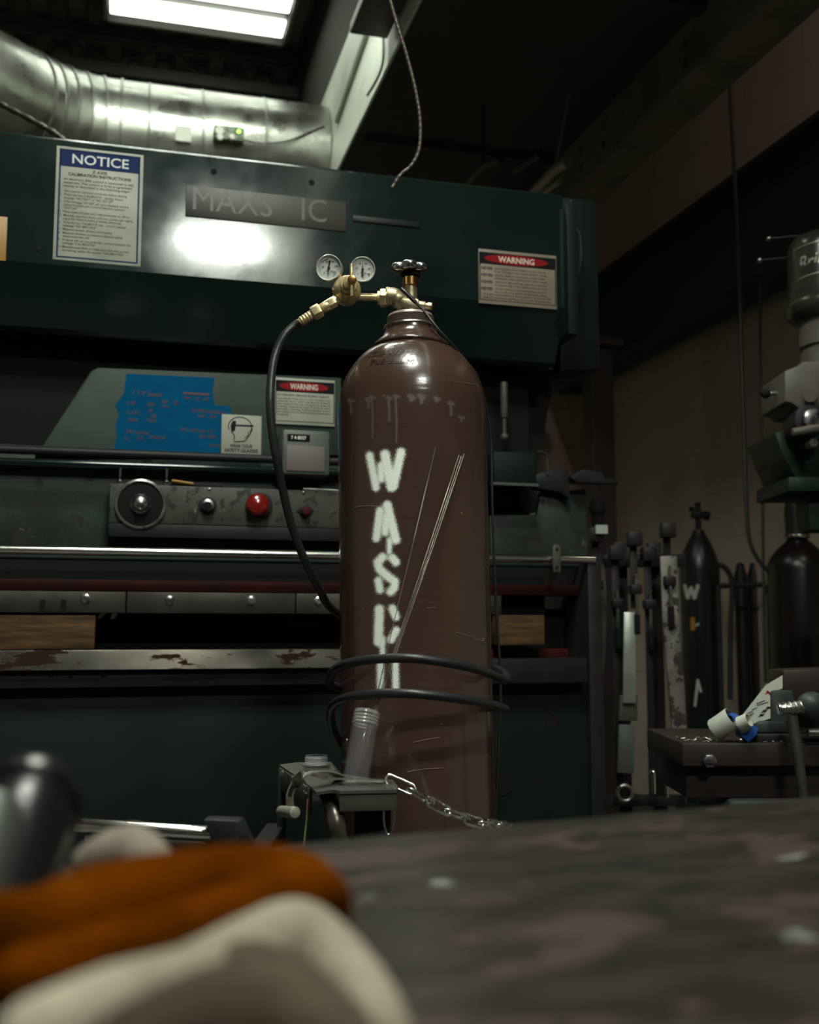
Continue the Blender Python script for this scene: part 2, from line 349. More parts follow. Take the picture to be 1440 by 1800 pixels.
_tc = {}
def text_mesh(txt, shear=0, bold=0, space=1.0):
    key = (txt, shear, bold, space)
    if key in _tc: return _tc[key]
    cu = bpy.data.curves.new('t', 'FONT'); cu.body = txt; cu.size = 1; cu.shear = shear; cu.resolution_u = 3; cu.offset = bold; cu.space_character = space
    o = bpy.data.objects.new('t', cu); C.objects.link(o)
    dg = bpy.context.evaluated_depsgraph_get(); dg.update(); me = bpy.data.meshes.new_from_object(o.evaluated_get(dg))
    V = [(v.co.x, v.co.y) for v in me.vertices]; Fc = [tuple(p.vertices) for p in me.polygons]
    bpy.data.objects.remove(o); bpy.data.curves.remove(cu); bpy.data.meshes.remove(me)
    wd = max([v[0] for v in V] or [0]); _tc[key] = (V, Fc, wd); return _tc[key]

def thing(name, label, cat, loc, rz=0, group=None):
    o = bpy.data.objects.new(name, None); C.objects.link(o); o.empty_display_size = .05
    o.location = loc; o.rotation_euler = (0, 0, rz); WM[o.name] = Matrix.Translation(loc) @ Matrix.Rotation(rz, 4, 'Z')
    o['label'] = label; o['category'] = cat
    if group: o['group'] = group
    return o
def roomthing(name, label, cat, ruv, group=None): return thing(name, label, cat, RM @ Vector(ruv), PHI, group)
def cr(pts, n=8, closed=False):
    """Catmull-Rom through points"""
    P = [Vector(p) for p in pts]; out = []; m = len(P)
    for i in range(m if closed else m-1):
        if closed: a, b, c, d = P[(i-1) % m], P[i], P[(i+1) % m], P[(i+2) % m]
        else: a, b, c, d = P[max(i-1, 0)], P[i], P[i+1], P[min(i+2, m-1)]
        for k in range(n):
            t = k/n; out.append(.5*((2*b)+(-a+c)*t+(2*a-5*b+4*c-d)*t*t+(-a+3*b-3*c+d)*t**3))
    if not closed: out.append(P[-1])
    return out

# ------------------------------------------------------------ the setting
def struct(mb, name, m, **k): o = mb.build(name, m, smooth=k.pop('smooth', False)); o['kind'] = 'structure'; return o
struct(MB(RM).box((-4.5,-4,-.1), (3.0,6.3,0)), 'floor', 'floor')
struct(MB(RM).box((2.9,-4,0), (3.0,6.3,4.3)), 'wall_right', 'block_wall')
struct(MB(RM).box((-4.5,6.16,0), (2.9,6.26,4.3)), 'wall_back', 'block_wall')
struct(MB(RM).box((-4.6,-4,0), (-4.5,6.3,4.3)), 'wall_left', 'block_wall')
struct(MB(RM).box((-4.6,-4.1,3.4), (3.0,-4,4.3)), 'wall_front', 'block_wall')   # lower part left open behind the camera, added to let in fill light
struct(MB(RM).box((.93,-4,3.52), (.96,6.16,4.22)), 'trim_20', 'soffit')  # dark panel added above the beam to stop lamp light reaching the right wall
# corrugated roof deck: trapezoid ribs running along v
mb = MB(RM); prof = []
u = -4.5; pitch = .19
while u < 3.0:
    prof += [(u, 4.16), (u+.07, 4.16), (u+.095, 4.23), (u+.165, 4.23)]; u += pitch
V = []; Fc = []
for (a, z) in prof: V += [(a, -4, z), (a, 6.2, z), (a, 6.2, z+.012), (a, -4, z+.012)]
for i in range(len(prof)-1):
    for k in range(4): k2 = (k+1) % 4; Fc.append((i*4+k, i*4+k2, i*4+4+k2, i*4+4+k))
mb.add(V, Fc)
struct(mb, 'ceiling', 'roof')
# deep off-white beam (bulkhead) and the dark soffit it carries
struct(MB(RM).box((.915,-4,3.0), (.926,6.16,3.52), .002), 'trim_1', 'white_beam')
struct(MB(RM).box((.926,-4,3.002), (1.84,6.16,3.04)), 'trim_2', 'soffit')
mb = MB(RM)
for k in range(7): mb.box((.965,-2+k*1.25,2.975), (1.84,-1.94+k*1.25,3.0))
struct(mb, 'trim_3', 'soffit')
mb = MB(RM).box((1.84,-4,2.76), (1.90,6.16,3.04), .004).box((1.79,-4,2.745), (1.95,6.16,2.765))
for (v, z) in [(4.02,2.93),(4.02,2.86),(3.8,2.93),(3.8,2.86),(3.15,2.93),(3.15,2.86)]: mb.cyl((1.84,v,z), (1.825,v,z), .014, n=8)
struct(mb, 'trim_4', 'beam_tan')
struct(MB(RM).box((2.62,-4,2.42), (2.70,6.16,2.88), .006).box((2.54,-4,2.40), (2.78,6.16,2.425)).box((2.54,-4,2.875), (2.78,6.16,2.90)), 'trim_5', 'beam_dark')
# steel column in the far corner
c0 = at_Y(1037,900,5.5); c1 = at_Y(1074,900,5.5); cc = rv((c0+c1)/2)
struct(MB(RM).box((cc.x-.06,cc.y-.06,0), (cc.x+.06,cc.y+.06,2.4), .004).box((cc.x-.1,cc.y-.1,2.38), (cc.x+.1,cc.y+.1,2.42)), 'trim_6', 'column')
# open web joists under the deck
def joist(v, zt, zb, n, off=0):
    mb = MB(RM)
    for z in (zt, zb): mb.box((-4.4, v-.04, z-.03), (.9, v-.008, z+.03)); mb.box((-4.4, v+.008, z-.03), (.9, v+.04, z+.03))
    u = -4.4+off; k = 0
    while u < .75:
        a = (u, v, zb if k % 2 else zt); b = (u+.28, v, zt if k % 2 else zb); mb.tube([a, b], .013, 6); u += .28; k += 1
    return mb
i = 7
for v, off in ((5.72, .1), (4.3, .2), (2.9, .0), (1.5, .1)):
    struct(joist(v, 4.10, 3.90, 20, off), 'trim_%d' % i, 'joist'); i += 1
struct(MB(RM).box((-1.6,-4,3.98),(-1.52,6.1,4.14)), 'trim_%d' % i, 'joist')

# ------------------------------------------------------------ ceiling light fixtures
def fixture(u, v, z, lu, lv, st, label, tubes, rz=False):
    t = roomthing('ceiling_light', label, 'ceiling light', (u, v, z), 'fluorescent ceiling lights')
    mb = MB(RM); x0, x1, y0, y1 = u-lu/2, u+lu/2, v-lv/2, v+lv/2
    mb.box((x0-.03,y0-.03,z+.03), (x1+.03,y1+.03,z+.09), .006)
    for (a, b) in (((x0-.03,y0-.03,z-.005),(x0-.012,y1+.03,z+.04)), ((x1+.012,y0-.03,z-.005),(x1+.03,y1+.03,z+.04)), ((x0-.03,y0-.03,z-.005),(x1+.03,y0-.012,z+.04)), ((x0-.03,y1+.012,z-.005),(x1+.03,y1+.03,z+.04))): mb.box(a, b)
    for k in (.2, .8): mb.tube([(x0+lu*k, v, z+.08), (x0+lu*k, v, 4.2)], .006, 6)
    mb.build('housing', 'housing', t)
    em = mat('lit diffuser', (.8,.82,.76), .5, emit=(LAMP_COL[:3], st))
    step = lv/tubes
    for k in range(tubes):
        c = y0+step*(k+.5); MB(RM).box((x0, c-step*.31, z), (x1, c+step*.31, z+.02), .004).build('diffuser', em, t)
    return t
fx = FIXTURES
fixture(.322, 4.99, 3.98, .86, .70, fx[0][5], 'lit fluorescent fixture hanging under the roof deck, upper left', 3)
fixture(*fx[1], 'long lit fluorescent fixture behind the bench, above the near floor', 1)
fixture(*fx[3], 'long lit fluorescent fixture between the duct and the press top', 2)
fixture(*fx[2], 'square lit fluorescent fixture above the steel bench', 2)

t = roomthing('fill_lamp', 'unseen fill bulb added above the right wall machines', 'lamp', (2.2, 1.9, 3.3))  # out of view, added only to brighten the dark right wall
MB(RM).sphere((2.2,1.9,3.3), .045, 20).build('bulb', mat('fill bulb glow', (.8,.75,.6), .5, emit=((1.0,.88,.74), 230)), t)
MB(RM).cyl((2.2,1.9,3.34), (2.2,1.9,3.42), .022, n=16).build('socket', 'black', t)
MB(RM).cyl((2.2,1.9,3.42), (2.2,1.9,4.18), .004, n=8).build('cord', 'black', t)

# ------------------------------------------------------------ duct
t = roomthing('air_duct', 'large round galvanised steel duct with elbow above the green press', 'duct', (.2, 5.0, 3.2))
R_ = .26; zc = 3.20; VD = 5.0; U0 = pv(213,200,4.74).x; RB = .62
MB(RM).tube([(.91,VD,zc), (.6,VD,zc), (.3,VD,zc), (U0,VD,zc)], R_, 48).build('straight_section', 'galv', t)
path = []; dirs = []
for k in range(6):
    a = R(90+k*9.5); path.append((U0+cos(a)*RB, VD-RB+sin(a)*RB, zc)); dirs.append((sin(a), -cos(a), 0))
el = MB(RM)
for a, b in zip(path[:-1], path[1:]): el.tube([a, b], R_, 48)
el.build('elbow', 'galv', t, ang=30)
MB(RM).tube([path[-1], (path[-1][0]-1.5,path[-1][1]-1.5*.92,zc+.02), (path[-1][0]-3.4,path[-1][1]-3.4*.92,zc+.05)], R_*1.0, 48).build('long_run', 'galv', t)
for p, d in zip(path, dirs):
    MB(RM).lathe([(R_+.001,-.007),(R_+.007,-.005),(R_+.007,.005),(R_+.001,.007)], p, d, 48, cap=False).build('seam_band', 'duct_seam', t)
for xx in (262,358,470): MB(RM).lathe([(R_+.001,-.006),(R_+.004,-.003),(R_+.004,.003),(R_+.001,.006)], (pv(xx,235,VD-R_).x,VD,zc), (1,0,0), 48, cap=False).build('seam_band', 'duct_seam', t)
VF = VD-R_-.006
p0 = pv(309,220,VF); p1 = pv(336,250,VF)
MB(RM).box((p0.x,VF-.002,p1.z), (p1.x,VF,p0.z)).build('paper_tag', 'white_tag', t, label='blank white paper tag')
t = roomthing('sensor_box', 'small green control box with lit indicator mounted on the duct', 'control box', pv(403,252,VF-.03))
a = pv(376,222,VF-.03); b = pv(428,251,VF-.03)
MB(RM).box((a.x,VF-.05,b.z), (b.x,VF+.005,a.z), .004).build('housing', 'green_pcb', t)
q = pv(420,231,VF-.055); MB(RM).sphere(tuple(q), .008, 12).build('indicator_lamp', 'led', t, label='glowing green indicator')
for (x, y, r) in ((385,232,.019),(386,243,.014),(407,243,.012)): p = pv(x,y,VF-.05); MB(RM).cyl((p.x,VF-.05,p.z), (p.x,VF-.07,p.z), r, n=12).build('terminal', 'white_tag', t)
pts = [pv(428,246,VF-.02), pv(460,252,VF-.01), pv(505,248,VF-.01), pv(545,232,VF), pv(570,222,VF+.01)]
MB(RM).tube(cr(pts), .004, 6).build('cable', 'pipe_dark', t)

# ------------------------------------------------------------ hanging cables
def tagm(o, label, cat, group=None):
    o['label'] = label; o['category'] = cat
    if group: o['group'] = group
    return o
def braided(pts, r, n=6):
    P = cr(pts, n); L_ = 0; out = []
    # resample evenly, alternate radius for the wound armour
    res = [P[0]]; step = r*.75
    for a, b in zip(P[:-1], P[1:]):
        d = (b-a).length; k = max(1, int(d/step))
        for j in range(1, k+1): res.append(a.lerp(b, j/k))
    rad = [r*(1.12 if (i//2) % 2 else .86) for i in range(len(res))]
    return res, rad
pts = [at_Y(x, y, 2.45) for x, y in ((675,-40),(686,0),(700,48),(716,100),(731,160),(739,215),(737,262),(724,290),(704,308),(690,330))]
P, rad = braided([pt for pt in pts], .0042)
tagm(MB().tube(P, rad, 8).build('armoured_cable', mat('armoured cable', (.065,.05,.038), .45, .5), ang=60), 'thin braided cable hanging down in front of the white beam', 'cable')
pts = [at_Y(x, y, 3.3) for x, y in ((-60,140),(0,182),(40,203),(75,222),(104,240),(140,275))]
P, rad = braided(pts, .0095)
tagm(MB().tube(P, rad, 8).build('armoured_cable', mat('armoured cable dusty', (.035,.028,.022), .45, .5), ang=60), 'braided cable running under the duct elbow at the left edge', 'cable')
pts = [at_Y(x, y, 3.9) for x, y in ((1278,-40),(1281,60),(1286,200),(1293,340),(1300,500),(1304,640),(1309,780),(1312,880),(1318,950),(1334,985),(1352,1005))]
tagm(MB().tube(cr(pts), .008, 8).build('hanging_cable', 'pipe_dark'), 'long black cable hanging in front of the block wall', 'cable')
pts = [at_Y(x, y, 4.1) for x, y in ((1336,500),(1338,700),(1341,900),(1343,1060),(1346,1200))]
tagm(MB().tube(cr(pts), .006, 8).build('wall_conduit', 'pipe_dark'), 'thin dark conduit running down beside the long black cable', 'conduit')
# wooden bracket on the white beam
a = pv(640,60,3.4); 
q0 = pu(634,62,.80); q1 = pu(665,62,.87)
v0 = q0.y
tagm(MB(RM).box((.76,v0-1.1,q0.z), (.90,v0,q0.z+.04), .004).box((.84,v0-1.1,q0.z+.04),(.90,v0,q0.z+.18)).build('wooden_bracket', 'brown_plate'), 'dark wooden bracket board fixed along the white beam', 'bracket')
t = pu(652,75,.905)
tagm(MB(RM).tube([(.905,v0-1.0,3.40),(.905,v0+.1,3.38),(.905,4.0,3.30),(.905,4.6,3.22)], .012, 8).build('beam_conduit', 'white_beam'), 'pale conduit running along the face of the white beam', 'conduit')
tagm(MB(RM).tube(cr([(.90,3.35,3.42),(.90,3.55,3.30),(.905,3.7,3.2),(.905,3.72,3.02),(.89,3.9,2.99)]), .005, 6).build('beam_cable', 'pipe_dark'), 'thin dark cable sagging down the white beam face', 'cable')
# bright pipe ends beyond the press, under the tan beam
mb = MB()
mb.tube([at_Y(975,300,4.0), at_Y(975,300,4.0)+Vector((.1,0,.5))], .006, 6).tube([at_Y(938,338,4.2), at_Y(975,300,4.0), at_Y(998,284,3.9)], .022, 10); mb.tube([at_Y(952,342,4.2), at_Y(985,318,4.0)], .012, 8)
tagm(mb.build('pipe_run', mat('dusty light pipe', (.25,.22,.18), .5, .4)), 'pale dusty pipes glinting above the right end of the press', 'pipe')
mb = MB()
mb.tube([at_Y(850,292,4.1), at_Y(850,292,4.1)+Vector((0,0,.45))], .006, 6).tube([at_Y(820,322,4.3), at_Y(850,292,4.1), at_Y(880,278,4.0)], .018, 10); mb.tube([at_Y(905,300,4.2), at_Y(950,270,4.0)], .016, 8)
tagm(mb.build('pipe_run', 'pipe_dark'), 'dark pipes hanging under the soffit behind the press top', 'pipe')

# ------------------------------------------------------------ press brake
PB = roomthing('press_brake', 'large dark green press brake with warning signs filling the background', 'press brake', (.4, 3.0, 0))
V0 = 2.6; UL = -1.5; UR = 1.135
ZT, ZB, ZR = 2.094, 1.773, 1.634
def ubox(n, m, u0, u1, v0, v1, z0, z1, bev=.003, **k): return MB(RM).box((u0,v0,z0), (u1,v1,z1), bev).build(n, m, PB, **k)
prof = [(V0,ZT-.008),(V0,ZB+.006),(V0+.006,ZB-.006),(V0+.07,ZR+.01),(V0+.085,ZR),(3.1,ZR),(3.1,ZT),(V0+.008,ZT)]
ram = MB(RM).prism([(UL,v,z) for v, z in prof], (UR-UL,0,0)).build('ram', 'press_green', PB, ang=12)
ubox('ram_end_plate', 'press_low', UR, UR+.03, 2.575, 3.1, 1.70, 2.06, .004)
# side frame visible past the ram
P2 = [uz(x, y, 2.8) for x, y in ((985,346),(1047,352),(1052,480),(1056,650),(985,652),(985,600))]
MB(RM).prism([(a, 2.8, z) for a, z in P2], (0,.5,0), .004).build('side_frame', 'press_low', PB)
P2 = [uz(x, y, 2.86) for x, y in ((800,590),(978,590),(972,690),(962,730),(958,770),(945,800),(945,900),(800,900))]
MB(RM).prism([(a, 2.86, z) for a, z in P2], (0,.3,0), .004).build('throat_housing', 'black', PB)
pts = [RM.inverted() @ at_Y(x, y, 2.95) for x, y in ((1004,352),(1008,392),(1018,410),(1022,440),(1020,470),(1012,500))]
MB(RM).tube(cr(pts), .007, 8).build('hydraulic_pipe', 'press_low', PB)
# holes in the ram face
for (x, y) in ((376,302),(548,321),(68,436)):
    a, z = uz(x, y, V0); MB(RM).cyl((a,V0-.0015,z), (a,V0+.01,z), .0075, n=16).build('bolt_hole', 'black_matte', PB)
# name plate
def corner(x0, y0, x1, y1, v):       # from TL and BR pixels: u0,u1,z0,z1
    a = pv(x0, y0, v); b = pv(x1, y1, v); return a.x, b.x, b.z, a.z
u0, u1, z0, z1 = corner(327,326,608,408,V0)
np_ = ubox('name_plate', 'brown_plate', u0, u1, V0-.004, V0, z0, z1, .001, label='rusty brown name plate with missing letters')
ltm = mat('faint raised letters', (.040,.031,.027), .4, chips=(45,.64,(.10,.10,.085),.4))
MB(RM).text('MAXS', (u0+.012, V0-.0042, z0+.018), (1,0,0), (0,0,1), .085, width=.20).build('lettering', ltm, np_, smooth=False)
MB(RM).text('IC', (u0+.28, V0-.0042, z0+.018), (1,0,0), (0,0,1), .085, width=.07).build('lettering', ltm, np_, smooth=False)
u0, u1, z0, z1 = corner(620,379,737,401,V0)
ubox('slot_plate', 'black', u0, u1, V0-.004, V0, z0, z1, .0015)
u0, u1, z0, z1 = corner(715,478,775,505,V0+.01)
MB(RM).lathe([(.028,0),(.028,.004)], ((u0+u1)/2, V0+.013, 1.752), (0,-1,-.5), 24).build('oil_hole', 'black_matte', PB)

# --- signs on the press
def sign(name, x0, y0, x1, y1, v, back, label, border=None):
    u0, u1, z0, z1 = corner(x0, y0, x1, y1, v)
    s = ubox(name, back, u0, u1, v-.0012, v, z0, z1, .0004, label=label)
    return s, u0, u1, z0, z1, v-.0012
s, u0, u1, z0, z1, v = sign('notice_sign', 100,256,247,469,V0,'sign_white','white notice sign with blue header')
W_, H_ = u1-u0, z1-z0
def fr(mb, a, b, c, d, v, th=.0006): return mb.box((u0+W_*a, v-th, z0+H_*c), (u0+W_*b, v, z0+H_*d))
mb = MB(RM)
fr(mb,.035,.965,.965,.978,v); fr(mb,.035,.965,.022,.034,v); fr(mb,.035,.055,.022,.978,v); fr(mb,.945,.965,.022,.978,v); fr(mb,.035,.965,.825,.978,v)
mb.build('header', 'sign_blue', s)
def T(mb, txt, a, c, size, v, w_=None, align='LEFT', **k): mb.text(txt, (u0+W_*a, v, z0+H_*c), (1,0,0), (0,0,1), size*H_, align, width=None if w_ is None else w_*W_, **k)
mb = MB(RM); T(mb,'NOTICE',.5,.858,.118,v-.0008,.66,'CENTER',bold=.012,depth=.0002); mb.build('heading', mat('grey lettering', (.50,.51,.50), .5), s, smooth=False)
mb = MB(RM)
T(mb,'Z AXIS',.5,.785,.034,v,.17,'CENTER',bold=.03); T(mb,'CALIBRATION INSTRUCTIONS',.5,.748,.036,v,.72,'CENTER',bold=.03)
for k, (l, wd) in enumerate((('An electronic BAR control is connected to this',.80),('equipment. This control is to be programmed',.78),('exactly as described in the following steps:',.76))): T(mb,l,.09,.705-k*.030,.030,v,wd,bold=.012)
y = .60
for n_, ls in enumerate(((('Start control without a workpiece before starting',.72),), (('Press the key CALIBRATE - display shows',.68),('message "NO TEXT" or "NO SET UP"',.56)), (('If the message "IN USE" set up is displayed second',.74),('option included and a control distance indicates',.70),('"NOT SET"',.16)), (('Place sheet of paper as in representation or off set',.76),), (('Manually jog press down until you contact part lightly',.80),('jog at the distance without heavily deforming',.66)), (('Press the key CALIBRATE key - control displays',.72),('message "NO MISTAKE"',.38)), (('Measure sample distance and setting',.56),), (('Measure distance to measure distance press',.68),('determine the set',.30)), (('Program will ask you press key - control responds the',.78),('message "CALIBRATED"',.38)), (('Manufactured BAR provides you with the correct',.76),('formatting related the system: "CALIBRATED"',.70)))):
    T(mb,str(n_+1),.055,y,.026,v)
    for l, wd in ls: T(mb,l,.10,y,.027,v,wd,bold=.008); y -= .0285
    y -= .004
mb.build('lettering', 'sign_ink', s, smooth=False)

def warning(x0, y0, x1, y1, v, back, label, small, name='warning_sign', head=.27):
    global u0, W_, z0, H_
    s, u0, u1, z0, z1, v = sign(name, x0, y0, x1, y1, v, back, label)
    W_, H_ = u1-u0, z1-z0
    mb = MB(RM)
    fr(mb,.008,.992,1-head,.945,v); fr(mb,.008,.992,.06,.072,v); fr(mb,.008,.02,.06,.95,v); fr(mb,.98,.992,.06,.95,v)
    mb.build('header', 'sign_black', s)
    c = (u0+W_*.48, v-.0008, z0+H_*(1-head/2-.027)); el = []
    for k in range(40): a = 2*pi*k/40; el.append((c[0]+cos(a)*W_*.41, c[1], c[2]+sin(a)*H_*head*.33))
    MB(RM).prism(el, (0,-.0004,0)).build('red_ellipse', 'sign_red', s)
    mb = MB(RM); T(mb,'WARNING',.48,1-head/2-.027-head*.2,head*.56,v-.0014,.46,'CENTER',bold=.02); mb.build('heading', mat('pale lettering', (.55,.50,.42), .5), s, smooth=False)
    mb = MB(RM)
    for (l, a, c_, sz, wd, bo) in small: T(mb,l,a,c_,sz,v,wd,bold=bo)
    mb.build('lettering', 'sign_ink', s, smooth=False)
    return s
txt = []
nv = [('place any part of your body in or near the die','area. Doing so can cause serious injury.'),('operate, install or service this machine before','reading the instructions and the safety manual.'),('remove or alter this sign, guards or devices','or bypass any of the safety controls here.'),('use this machine unless instructed and guards','are in place for point of operation safety.')]
y = .645
for a, b in nv:
    txt.append(('NEVER',.03,y-.02,.075,.15,.03)); txt.append((a,.20,y,.056,.66,.01)); txt.append((b,.20,y-.058,.056,.68,.01)); y -= .125
txt.append(('It is the responsibility of the employer to ensure the',.06,y+.012,.056,.86,.01)); txt.append(('point of operation guarding and to train all operators',.06,y-.045,.056,.86,.01))
warning(841,437,979,544,V0,'sign_tan','yellowed warning sign with black header and red oval near the right end',txt)

# plates below the ram
u0_, z0_ = uz(600, 785, 2.70)
P2 = [(x, y) for x, y in ((60,800),(75,783),(160,652),(172,646),(600,664),(600,800))]
pa = MB(RM).prism([(uz(x, y, 2.72)[0], 2.72, uz(x, y, 2.72)[1]) for x, y in P2], (0,.02,0), .003).build('upper_apron', 'press_light', PB, label='pale green sloping ended panel')
u1b = uz(1033, 900, 2.74)[0]
z0a = uz(300, 960, 2.74)[1]; z1a = uz(300, 800, 2.74)[1]
ubox('lower_apron', 'press_dirty', UL, uz(600,900,2.74)[0]+.25, 2.74, 2.76, z0a-.03, z1a+.01)
a, b = uz(862,905,2.74), uz(1030,905,2.74)
P2 = [(862,985),(862,905),(945,905),(950,865),(1030,860),(1034,985)]
MB(RM).prism([(uz(x, y, 2.735)[0], 2.735, uz(x, y, 2.735)[1]) for x, y in P2], (0,.02,0), .002).build('end_apron', 'press_dirty', PB)
ubox('inner_body', 'black_matte', UL, 1.10, 2.78, 3.0, .95, 1.70, .002)
# tape and handwriting
tp = [(222,657),(378,664),(374,688),(377,712),(405,714),(408,736),(398,738),(390,760),(386,798),(200,790),(206,765),(203,745),(210,728),(202,712),(212,700),(218,690)]
tape = MB(RM).prism([(uz(x, y, 2.719)[0], 2.719, uz(x, y, 2.719)[1]) for x, y in tp], (0,-.0006,0)).build('masking_tape', 'blue_tape', pa, label='patch of bright blue masking tape with dark red handwriting')
def wr(txt, x, y, x2, h):
    p = uz(x, y, 2.7175); q = uz(x2, y, 2.7175); MB(RM).text(txt, (p[0], 2.7178, p[1]), (1,0,-.04), (.0,0,1), h, width=q[0]-p[0], shear=.25, depth=.0002, bold=.01).build('handwriting', 'marker', pa, smooth=False)
for a in (('1 1/4" punch',232,693,285,.016),('5 7/8"',222,711,240,.014),('.300',255,713,272,.014),('3/4"',283,709,297,.014),('.125',302,711,314,.014),('.312',283,716,297,.01),
          ('6.125',222,727,245,.014),('.9',258,725,268,.014),('.250',262,733,275,.012),('.500',222,740,242,.012),('1.062',256,741,274,.014),('3/4" material',220,761,262,.014),('16',216,773,226,.013),('.375',238,773,252,.013),('(aluminum)',262,770,290,.014),
          ('COPPER BENDING',336,724,400,.013),('.060 - .094',346,733,380,.010),('ALL .060 over 1/2"',316,757,378,.013),('.625 SIZE',348,769,380,.012),('Bob 1999',366,785,388,.012),('steel  .125  .187',322,701,368,.012)):
    wr(*a)
p = uz(322,691,2.7175); q = uz(368,693,2.7175); MB(RM).box((p[0],2.7172,p[1]-.003), (q[0],2.7178,p[1]+.003)).build('crossed_out_line', 'marker', pa, smooth=False)
# safety glasses sign
s, u0, u1, z0, z1, v = sign('safety_glasses_sign', 390,728,459,800,2.715,'sign_white','small square white sign with head wearing safety glasses'); W_, H_ = u1-u0, z1-z0
mb = MB(RM)
def pl(pts, r=.0011, closed=False): mb.tube([(u0+W_*a, v-.0006, z0+H_*b) for a, b in pts], r, 6, closed=closed)
pl([(.46+.29*cos(t_), .70+.25*sin(t_)) for t_ in [R(200-k*10) for k in range(24)]])
pl([(.77,.66),(.70,.50),(.58,.33)]); pl([(.58,.33),(.32,.31),(.31,.40),(.34,.43),(.30,.46),(.32,.50),(.25,.54),(.31,.62)]); pl([(.66,.58),(.68,.50),(.58,.42)], .0009)
mb.box((u0+W_*.33,v-.0012,z0+H_*.715),(u0+W_*.80,v,z0+H_*.75))
mb.prism([(u0+W_*a, v-.0014, z0+H_*b) for a, b in ((.24,.56),(.34,.60),(.36,.84),(.27,.84),(.22,.72))], (0,.001,0))
T(mb,'WEAR YOUR',.5,.165,.12,v,.56,'CENTER',bold=.03); T(mb,'SAFETY GLASSES',.5,.05,.12,v,.84,'CENTER',bold=.03)
mb.build('pictogram', 'sign_ink', s, smooth=False)
sm = [('TO PREVENT SERIOUS BODILY INJURY',.03,.61,.055,.88,.02)]
for k, l in enumerate(('You should never put any part of your body','under the ram or within the die area. Doing so','may result in the loss of fingers or limbs by','crushing. Keep hands clear at all times when','the motor is running. Read the operator manual','and safety instructions before operating it.','See guards.')): sm.append((l,.03,.535-k*.057,.05,.9 if k < 6 else .2,.01))
warning(484,663,588,750,2.715,'sign_white','white warning sign with red oval beside the safety glasses sign',sm, head=.30)

# rails and pipes
def rod(n, m, x0, y0, x1, y1, v, r, ext=0, **k):
    a = pv(x0, y0, v); b = pv(x1, y1, v); a.x -= ext; return MB(RM).cyl(tuple(a), tuple(b), r, n=20).build(n, m, PB, **k)
rod('guide_pipe', 'black', 0,792,600,812,2.66,.0105,.8, label='black pipe running under the blue tape')
rod('guide_pipe', 'press_green', 0,816,600,832,2.72,.012,.8)
rod('polished_bar', 'polished', 0,966,1045,984,2.56,.0095,.9, label='long bright round bar')
rod('dull_bar', 'press_low', 0,979,1030,995,2.62,.006,.9)
u0, u1, z0, z1 = corner(971,957,985,1006,2.545)
b_ = MB(RM).prism([(u0,2.54,z0),(u1,2.54,z0),(u1,2.54,z1-.006),(u1-.005,2.54,z1),(u0+.005,2.54,z1),(u0,2.54,z1-.006)], (0,.008,0), .001)
lug = b_.build('bar_lug', 'grey_bar', PB)
mb = MB(RM)
for y in (966, 998): a, z = uz(979, y, 2.54); mb.cyl((a,2.5385,z), (a,2.541,z), .004, n=12)
mb.build('lug_hole', 'black_matte', lug)
# control panel
u0, u1, z0, z1 = corner(193,850,640,934,2.66)
cpan = ubox('control_panel', 'panel_chipped', u0, u1, 2.655, 2.74, z0+.005, z1, .004, label='grey chipped control panel with knobs')
MB(RM).box((u0,2.65,z0-.028),(u1,2.74,z0+.004),.002).build('panel_tray', 'black', PB)
def disc(x, y, v, r, th, m, name, parent, bev=.001, label=None, n=32):
    a, z = uz(x, y, v); return MB(RM).cyl((a,v,z), (a,v-th,z), r, n=n, bev=bev).build(name, m, parent, label=label)
dial = disc(247,886,2.655,.054,.006,'black_matte','pressure_dial',cpan,label='large round dark dial with chrome rim')
a, z = uz(247,886,2.648)
MB(RM).lathe([(.055,0),(.060,.002),(.060,.010),(.056,.012),(.054,.010),(.053,0)], (a,2.655,z), (0,-1,0), 40, cap=False).build('dial_rim', 'steel', cpan)
MB(RM).lathe([(.024,0),(.024,.006),(.019,.010),(.016,.022),(.010,.026),(0,.027)], (a,2.649,z), (0,-1,0), 24).build('dial_knob', 'dark_chrome', cpan)
disc(365,889,2.655,.022,.004,'black','switch_plate',cpan); disc(365,889,2.652,.015,.018,'dark_chrome','selector_switch',cpan,.003)
disc(365,889,2.6335,.010,.002,'black_matte','switch_cap',cpan)
disc(455,889,2.655,.033,.012,'black','button_guard',cpan,.003)
a, z = uz(452,888,2.64)
MB(RM).lathe([(.012,0),(.012,.008),(.0265,.012),(.0285,.018),(.027,.024),(.020,.030),(.010,.033),(0,.034)], (a,2.645,z), (0,-1,0), 36).build('stop_button', 'red_knob', cpan, label='red mushroom push button')
disc(537,898,2.655,.022,.004,'black','switch_plate',cpan,n=4); disc(537,898,2.65,.012,.014,'red_stripe','toggle_switch',cpan,.002)
for (x, y) in ((368,860),(368,932),(534,866)): disc(x,y,2.655,.0035,.003,'dark_chrome','panel_screw',cpan,.0005,n=12)
for (x, y) in ((211,848),(293,849)):
    a, z = uz(x, y, 2.665); mb = MB(RM).cyl((a,2.665,z-.012), (a,2.665,z+.006), .008, n=8).cyl((a,2.665,z), (a,2.665,z+.034), .003, n=8); mb.sphere((a,2.658,z+.002), .005, 10); mb.build('adjusting_screw', 'dark_chrome', PB)
a, z = uz(288,848,2.67); b, zz = uz(392,858,2.67)
MB(RM).box((a,2.66,z-.006),(b,2.675,z+.001)).build('tool_shelf', 'black', PB)
p0 = uz(302,846,2.655); p1 = uz(340,852,2.655)
